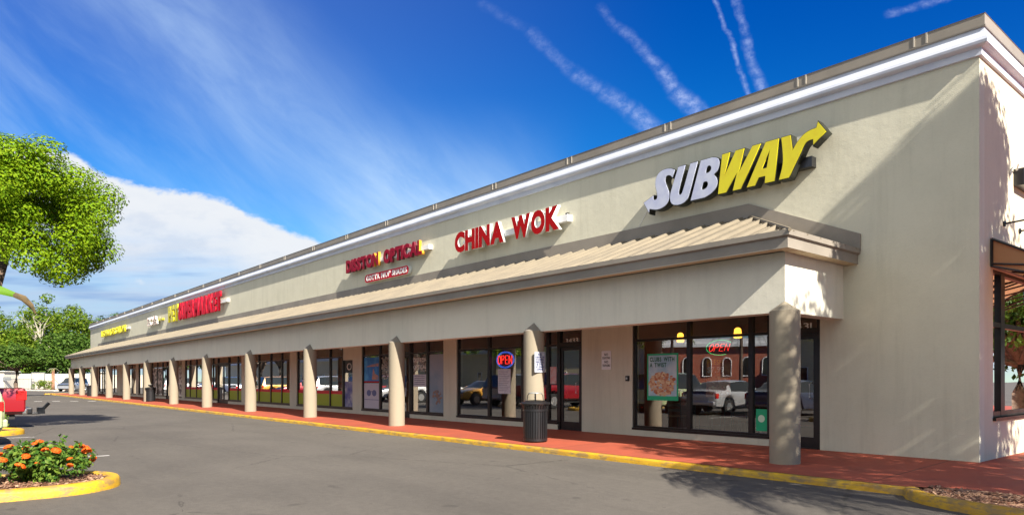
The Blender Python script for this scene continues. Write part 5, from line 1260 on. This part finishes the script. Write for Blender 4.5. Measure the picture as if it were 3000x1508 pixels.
# ---------------------------------------------------------------- vehicles
def paintm(name, c, metal=0.1): return mat(name, c, 0.28, coat=0.7, metal=metal, spec=0.5)
def car(label, loc, rz, kind, paint, group='cars in the parking lot', cat='car'):
    """front of the car points along local +X; built from lofted sections"""
    t = empty({'pickup': 'pickup_truck', 'suv': 'parked_suv', 'sedan': 'parked_car'}[kind], loc, R(rz), label, cat, group)
    if kind == 'suv': Lg, st = 4.7, [(-2.33, .45, .95, 1.02, .80), (-2.27, .33, 1.02, 1.20, .87), (-2.0, .28, 1.06, 1.74, .92), (-1.2, .26, 1.06, 1.80, .93), (0.0, .25, 1.06, 1.80, .94), (0.55, .25, 1.05, 1.76, .94), (1.25, .25, 1.04, 1.10, .93), (1.9, .27, 0.98, 1.0, .90), (2.25, .33, .88, .90, .84), (2.36, .42, .75, .76, .72)]
    elif kind == 'sedan': Lg, st = 4.7, [(-2.35, .45, .85, .88, .78), (-2.28, .30, .95, 1.0, .86), (-1.65, .26, .98, 1.06, .90), (-1.05, .25, .97, 1.40, .91), (-0.3, .24, .96, 1.46, .92), (0.3, .24, .95, 1.44, .92), (1.1, .24, .93, .98, .91), (1.9, .26, .86, .88, .88), (2.28, .32, .75, .76, .80), (2.37, .42, .65, .66, .68)]
    else: Lg, st = 5.6, [(-2.80, .48, 1.17, 1.19, .90), (-2.76, .42, 1.21, 1.22, .94), (-1.2, .42, 1.21, 1.22, .96), (-0.95, .42, 1.21, 1.78, .96), (-0.3, .42, 1.18, 1.85, .96), (0.5, .42, 1.17, 1.82, .96), (1.2, .42, 1.15, 1.20, .96), (2.2, .44, 1.10, 1.13, .94), (2.65, .48, 1.0, 1.02, .90), (2.78, .5, .85, .86, .84)]
    def sec(x, zb, zs, zt, hw):
        tw = hw * (0.78 if zt - zs > 0.25 else 0.93)
        half = [(hw * .80, zb), (hw * .97, zb + .10), (hw, zb + (zs - zb) * .55), (hw * .975, zs - .02), (hw * .955, zs + .01), ((hw * .95 + tw) / 2, zs + (zt - zs) * .5), (tw, zt - min(.05, (zt - zs) * .4)), (tw * .72, zt - .003), (0, zt + .012)]
        return half + [(-a_, z_) for a_, z_ in reversed(half[:-1])]
    wheels = {'suv': (-1.38, 1.42), 'sedan': (-1.38, 1.40), 'pickup': (-1.62, 1.72)}[kind]; wr = {'suv': .36, 'sedan': .33, 'pickup': .39}[kind]
    xs_ = []
    for (a_, b_) in zip(st, st[1:]):
        n_ = max(1, int((b_[0] - a_[0]) / 0.14))
        for i in range(n_): f_ = i / n_; xs_.append(tuple(a_[k_] + (b_[k_] - a_[k_]) * f_ for k_ in range(5)))
    xs_.append(st[-1])
    b = MB(); m_ = None
    for s_ in xs_:
        zb = s_[1]
        for wx in wheels:
            dx = abs(s_[0] - wx)
            if dx < wr + 0.07: zb = max(zb, wr + math.sqrt(max(0, (wr + 0.07) ** 2 - dx * dx)) )
        sc_ = sec(s_[0], zb, s_[2], s_[3], s_[4]) if zb < s_[2] - .2 else sec(s_[0], min(zb, s_[2] - .2), s_[2], s_[3], s_[4]); m_ = len(sc_)
        for y_, z_ in sc_: b.v.append((s_[0], y_, z_))
    for i in range(len(xs_) - 1):
        for k_ in range(m_ - 1):
            a_ = i * m_ + k_; glass_side = k_ in (4, 5, m_ - 6, m_ - 7)
            z0 = xs_[i][3] - xs_[i][2]; z1 = xs_[i + 1][3] - xs_[i + 1][2]
            b.f.append((a_, a_ + m_, a_ + m_ + 1, a_ + 1))
            gl = glass_side and z0 > .32 and z1 > .32
            slope_g = abs(xs_[i][3] - xs_[i + 1][3]) > 0.05 and k_ in (6, 7, m_ - 8, m_ - 9)
            b.m.append(1 if gl or slope_g else 0)
    b.f.append(tuple(range(m_))); b.m.append(0); b.f.append(tuple(reversed([(len(xs_) - 1) * m_ + k_ for k_ in range(m_)]))); b.m.append(0)
    o = b.build('body', [paint, M['carglass']], t, True)
    md = o.modifiers.new('e', 'EDGE_SPLIT'); md.split_angle = R(32)
    b = MB(); b.box(-Lg / 2 + .25, Lg / 2 - .3, -.70, .70, .28, .75); b.build('underbody', M['rubber'], t)
    for wx in wheels:
        for sg_ in (-1, 1):
            b = MB(); y0 = sg_ * (st[4][4] - 0.02); yi = y0 - sg_ * 0.22
            b.tube([(wx, yi, wr), (wx, yi + sg_ * .02, wr), (wx, y0 - sg_ * .02, wr), (wx, y0, wr)], [wr * .9, wr, wr, wr * .92], 24); wh = b.build('wheel', M['rubber'], t)
            b = MB(); b.tube([(wx, y0 - sg_ * .01, wr), (wx, y0 + sg_ * .012, wr)], [wr * .62, wr * .58], 18)
            for k_ in range(5): an = R(72 * k_); b.obox((wx + math.cos(an) * wr * .33, y0 + sg_ * .016, wr + math.sin(an) * wr * .33), Vector((math.cos(an), 0, math.sin(an))) * wr * .28, Vector((0, .008, 0)), Vector((-math.sin(an), 0, math.cos(an))) * .03)
            b.build('rim', M['alu'], wh)
    rear = st[1][0]; zt = st[1][2]; hw = st[1][4]
    for sg_ in (-1, 1):
        b = MB()
        if kind == 'pickup': b.box(rear - 0.065, rear + 0.20, sg_ * hw - .075 if sg_ > 0 else -hw - 0.012, sg_ * hw + 0.012 if sg_ > 0 else -hw + .075, .86, 1.15)
        else: b.box(rear - 0.04, rear + 0.18, min(sg_ * (hw - .16), sg_ * (hw + .005)), max(sg_ * (hw - .16), sg_ * (hw + .005)), zt - .24, zt - .02)
        bevel(b.build('tail_light', M['redlens'], t), .02)
        b = MB(); xf = st[-2][0]; b.box(xf - .22, xf + .03, min(sg_ * .5, sg_ * (st[-2][4] - .02)), max(sg_ * .5, sg_ * (st[-2][4] - .02)), st[-2][2] - .18, st[-2][2] - .04); bevel(b.build('headlight', M['white'], t), .03)
        b = MB(); b.obox((st[6][0] - .35, sg_ * (st[5][4] + .10), st[5][2] + .08), (.06, 0, 0), (0, .10, 0), (0, 0, .07)); bevel(b.build('mirror', paint, t), .03)
    b = MB(); b.box(st[0][0] - .06, st[0][0] + .10, -hw * .93, hw * .93, .42, .60); bevel(b.build('rear_bumper', M['chrome'] if kind == 'pickup' else paint, t), .04)
    b = MB(); b.box(st[-1][0] - .1, st[-1][0] + .05, -.72, .72, .36, .55); bevel(b.build('front_bumper', paint if kind != 'pickup' else M['chrome'], t), .04)
    return t
# red pickup: rear faces the drive lane (+Y), so the front points along -Y
redp = paintm('red_paint', (0.26, 0.005, 0.012))
tk = car('red pickup truck parked at the left edge, tail toward the drive lane', (-26.62, -0.52, 0), -90, 'pickup', redp, cat='pickup truck')
b = MB(); b.box(-2.98, -2.80, -0.86, 0.86, 0.44, 0.62); bevel(b.build('step_bumper', M['black'], tk), 0.03)
b = MB(); b.tube([(-2.7, 0, .42), (-3.25, 0, .42)], .035, 8); b.obox((-3.28, 0, .50), (.10, 0, 0), (0, .12, 0), (0, 0, .10)); b.tube([(-3.3, 0, .5), (-3.5, 0, .74)], .05, 8); b.build('tow_hitch', M['black'], tk)
car('pale green car, only its tail showing at the left edge by the bush', (-19.75, -1.03, 0), -90, 'suv', paintm('sage_paint', (0.42, 0.47, 0.26)), cat='car')
x, y = pos(214, 92); 
car('silver SUV parked beyond the far end of the arcade', (x, y, 0), -35, 'suv', paintm('silver_paint', (0.36, 0.38, 0.42), 0.5), cat='car')
silver = paintm('silver_paint2', (0.55, 0.55, 0.56), 0.4); whitep = paintm('white_paint', (0.75, 0.75, 0.74)); dark = paintm('dark_paint', (0.05, 0.06, 0.10)); gold = paintm('gold_paint', (0.55, 0.27, 0.04)); beige = paintm('beige_paint', (0.48, 0.44, 0.36))
k_ = 0
for x, rz, kd, pm, nm in ((-17.2, -90, 'sedan', silver, 'nearest silver sedan'), (-14.3, -90, 'sedan', dark, 'dark sedan'), (-8.6, -90, 'suv', beige, 'beige SUV'), (-30.2, -90, 'suv', beige, 'second beige SUV'), (-33.4, 90, 'sedan', gold, 'gold sedan'),
                      (-38.9, -90, 'suv', whitep, 'second white SUV'), (-42, 90, 'sedan', silver, 'silver sedan'), (-45.2, -90, 'suv', redp, 'red SUV'), (-51, -90, 'suv', silver, 'second silver SUV'), (-57, 90, 'sedan', redp, 'red sedan'), (-60.5, -90, 'suv', gold, 'gold SUV'), (-66, -90, 'sedan', whitep, 'second white sedan'), (-72, -90, 'suv', dark, 'dark SUV'), (-78, 90, 'sedan', dark, 'second dark sedan'), (-86, -90, 'suv', whitep, 'fifth white SUV')):
    car(nm + ' in the near parking row outside the photo', (x, (abs(x) - 1.1) / 15.6 - 0.15 - 2.42, 0), rz, kd, pm)

# ---------------------------------------------------------------- across the lot (seen mirrored in the shop windows)
b = MB(); b.box(-75, 40, -26.5, -22.0, 0, 0.12); struct(b.build('lawn', M['grass']))
brick = bpy.data.materials.new('brick'); brick.use_nodes = True; t = brick.node_tree
bt = node(t, 'ShaderNodeTexBrick', {'Vector': node(t, 'ShaderNodeMapping', {'Vector': node(t, 'ShaderNodeTexCoord').outputs['Object'], 'Rotation': (R(90), 0, 0)}).outputs[0], 'Color1': (0.50, 0.11, 0.05, 1), 'Color2': (0.42, 0.09, 0.04, 1), 'Mortar': (0.4, 0.3, 0.24, 1), 'Scale': 4.0})
t.links.new(bt.outputs[0], t.nodes['Principled BSDF'].inputs['Base Color'])
def shop_block(label, x0, x1, h, m_, roofm, wins, arch=False, rot=0):
    t = empty('shop_building', (x0, -35, 0), R(rot), label, 'building'); w_ = x1 - x0
    b = MB(); b.box(0, w_, -12, 0, 0, h); b.build('wall', m_, t)
    b = MB(); b.box(-0.3, w_ + 0.3, -12.3, 0.4, h + .001, h + 0.35); b.box(-0.15, w_ + .15, -12.1, 0.2, h + .351, h + 0.9); b.build('roof', roofm, t)
    n = wins
    for i in range(n):
        cx = w_ * (i + .5) / n; b = MB(); z0, z1 = (1.9, 3.4) if arch else (0.4, 2.6)
        pts = [(cx - .45, z0), (cx + .45, z0)] + ([(cx + .45 * math.cos(a_), z1 + .45 * math.sin(a_)) for a_ in [k_ * math.pi / 8 for k_ in range(9)]] if arch else [(cx + .45, z1), (cx - .45, z1)])
        b.poly([(x_, 0.03, z_) for x_, z_ in reversed(pts)]); wn = b.build('window', M['carglass'], t)
        b = MB(); P_ = [(x_, 0.04, z_) for x_, z_ in pts]; b.tube(P_ + [P_[0]], 0.06, 4); b.build('frame', M['white'], wn)
green = mat('green_roof', (0.05, 0.28, 0.16), 0.6); creamw = mat('cream_block', (0.66, 0.55, 0.34), 0.9, var=.1)
shop_block('red brick building with white arched windows across the parking lot', -47, -33, 5.0, brick, M['white'], 7, True, -32)
shop_block('cream shop block across the parking lot, left of the brick one', -75, -47.6, 5.6, creamw, M['taupe'], 9, False, -16)
shop_block('long cream shop block far across the parking lot', -190, -76, 5.2, creamw, M['kerbpale'], 20)
shop_block('cream shop block across the parking lot, right of the brick one', -32.4, -8, 5.4, creamw, M['taupe'], 8)
shop_block('pale shop block across the parking lot behind the camera', -7.4, 25, 5.0, M['wall2'], green, 9)
pm = 'palms across the parking lot'
for i, (x, y, h) in enumerate(((-34.5, -20.5, 5.5), (-41.0, -20.0, 5.8), (-28.5, -21, 5.0), (-22, -20.5, 5.4), (-52, -21, 5.5), (-15, -21, 5.2), (-4, -21, 5.5))):
    if i == 0: pp = palm('palm_tree', 'feather palm across the parking lot', x, y, h, 2.4, 16, 90, pm, wid=0.6)
    else: q = copy_tree(pp); q.location = (x, y, 0); q.rotation_euler = (0, 0, i * 1.3)
ct = None
for i, (x, y, s_) in enumerate(((-60, -24, 1.0), (-70, -20, 1.15), (-82, -16, 1.2), (-95, -12, 1.3), (-46, -27, 1.1), (-107, -14, 1.2), (-118, -17, 1.35), (-130, -12, 1.3), (-143, -16, 1.4), (-156, -12, 1.4), (-76, -27, 1.2), (-90, -26, 1.3))):
    if ct is None: ct = tree('broadleaf_tree', 'round green tree across the parking lot', 'tree', (x, y, 0), (x, y, 2.6), (x, y, 5.5), (3.4, 3.4, 2.8), 44, 1.1, 90, 0.4, 95, M['leafB'], M['bark'], 0.2, 'trees across the parking lot')
    else: q = copy_tree(ct); q.location = (x, y, 0); q.scale = (s_, s_, s_); q.rotation_euler = (0, 0, i * 2.0)
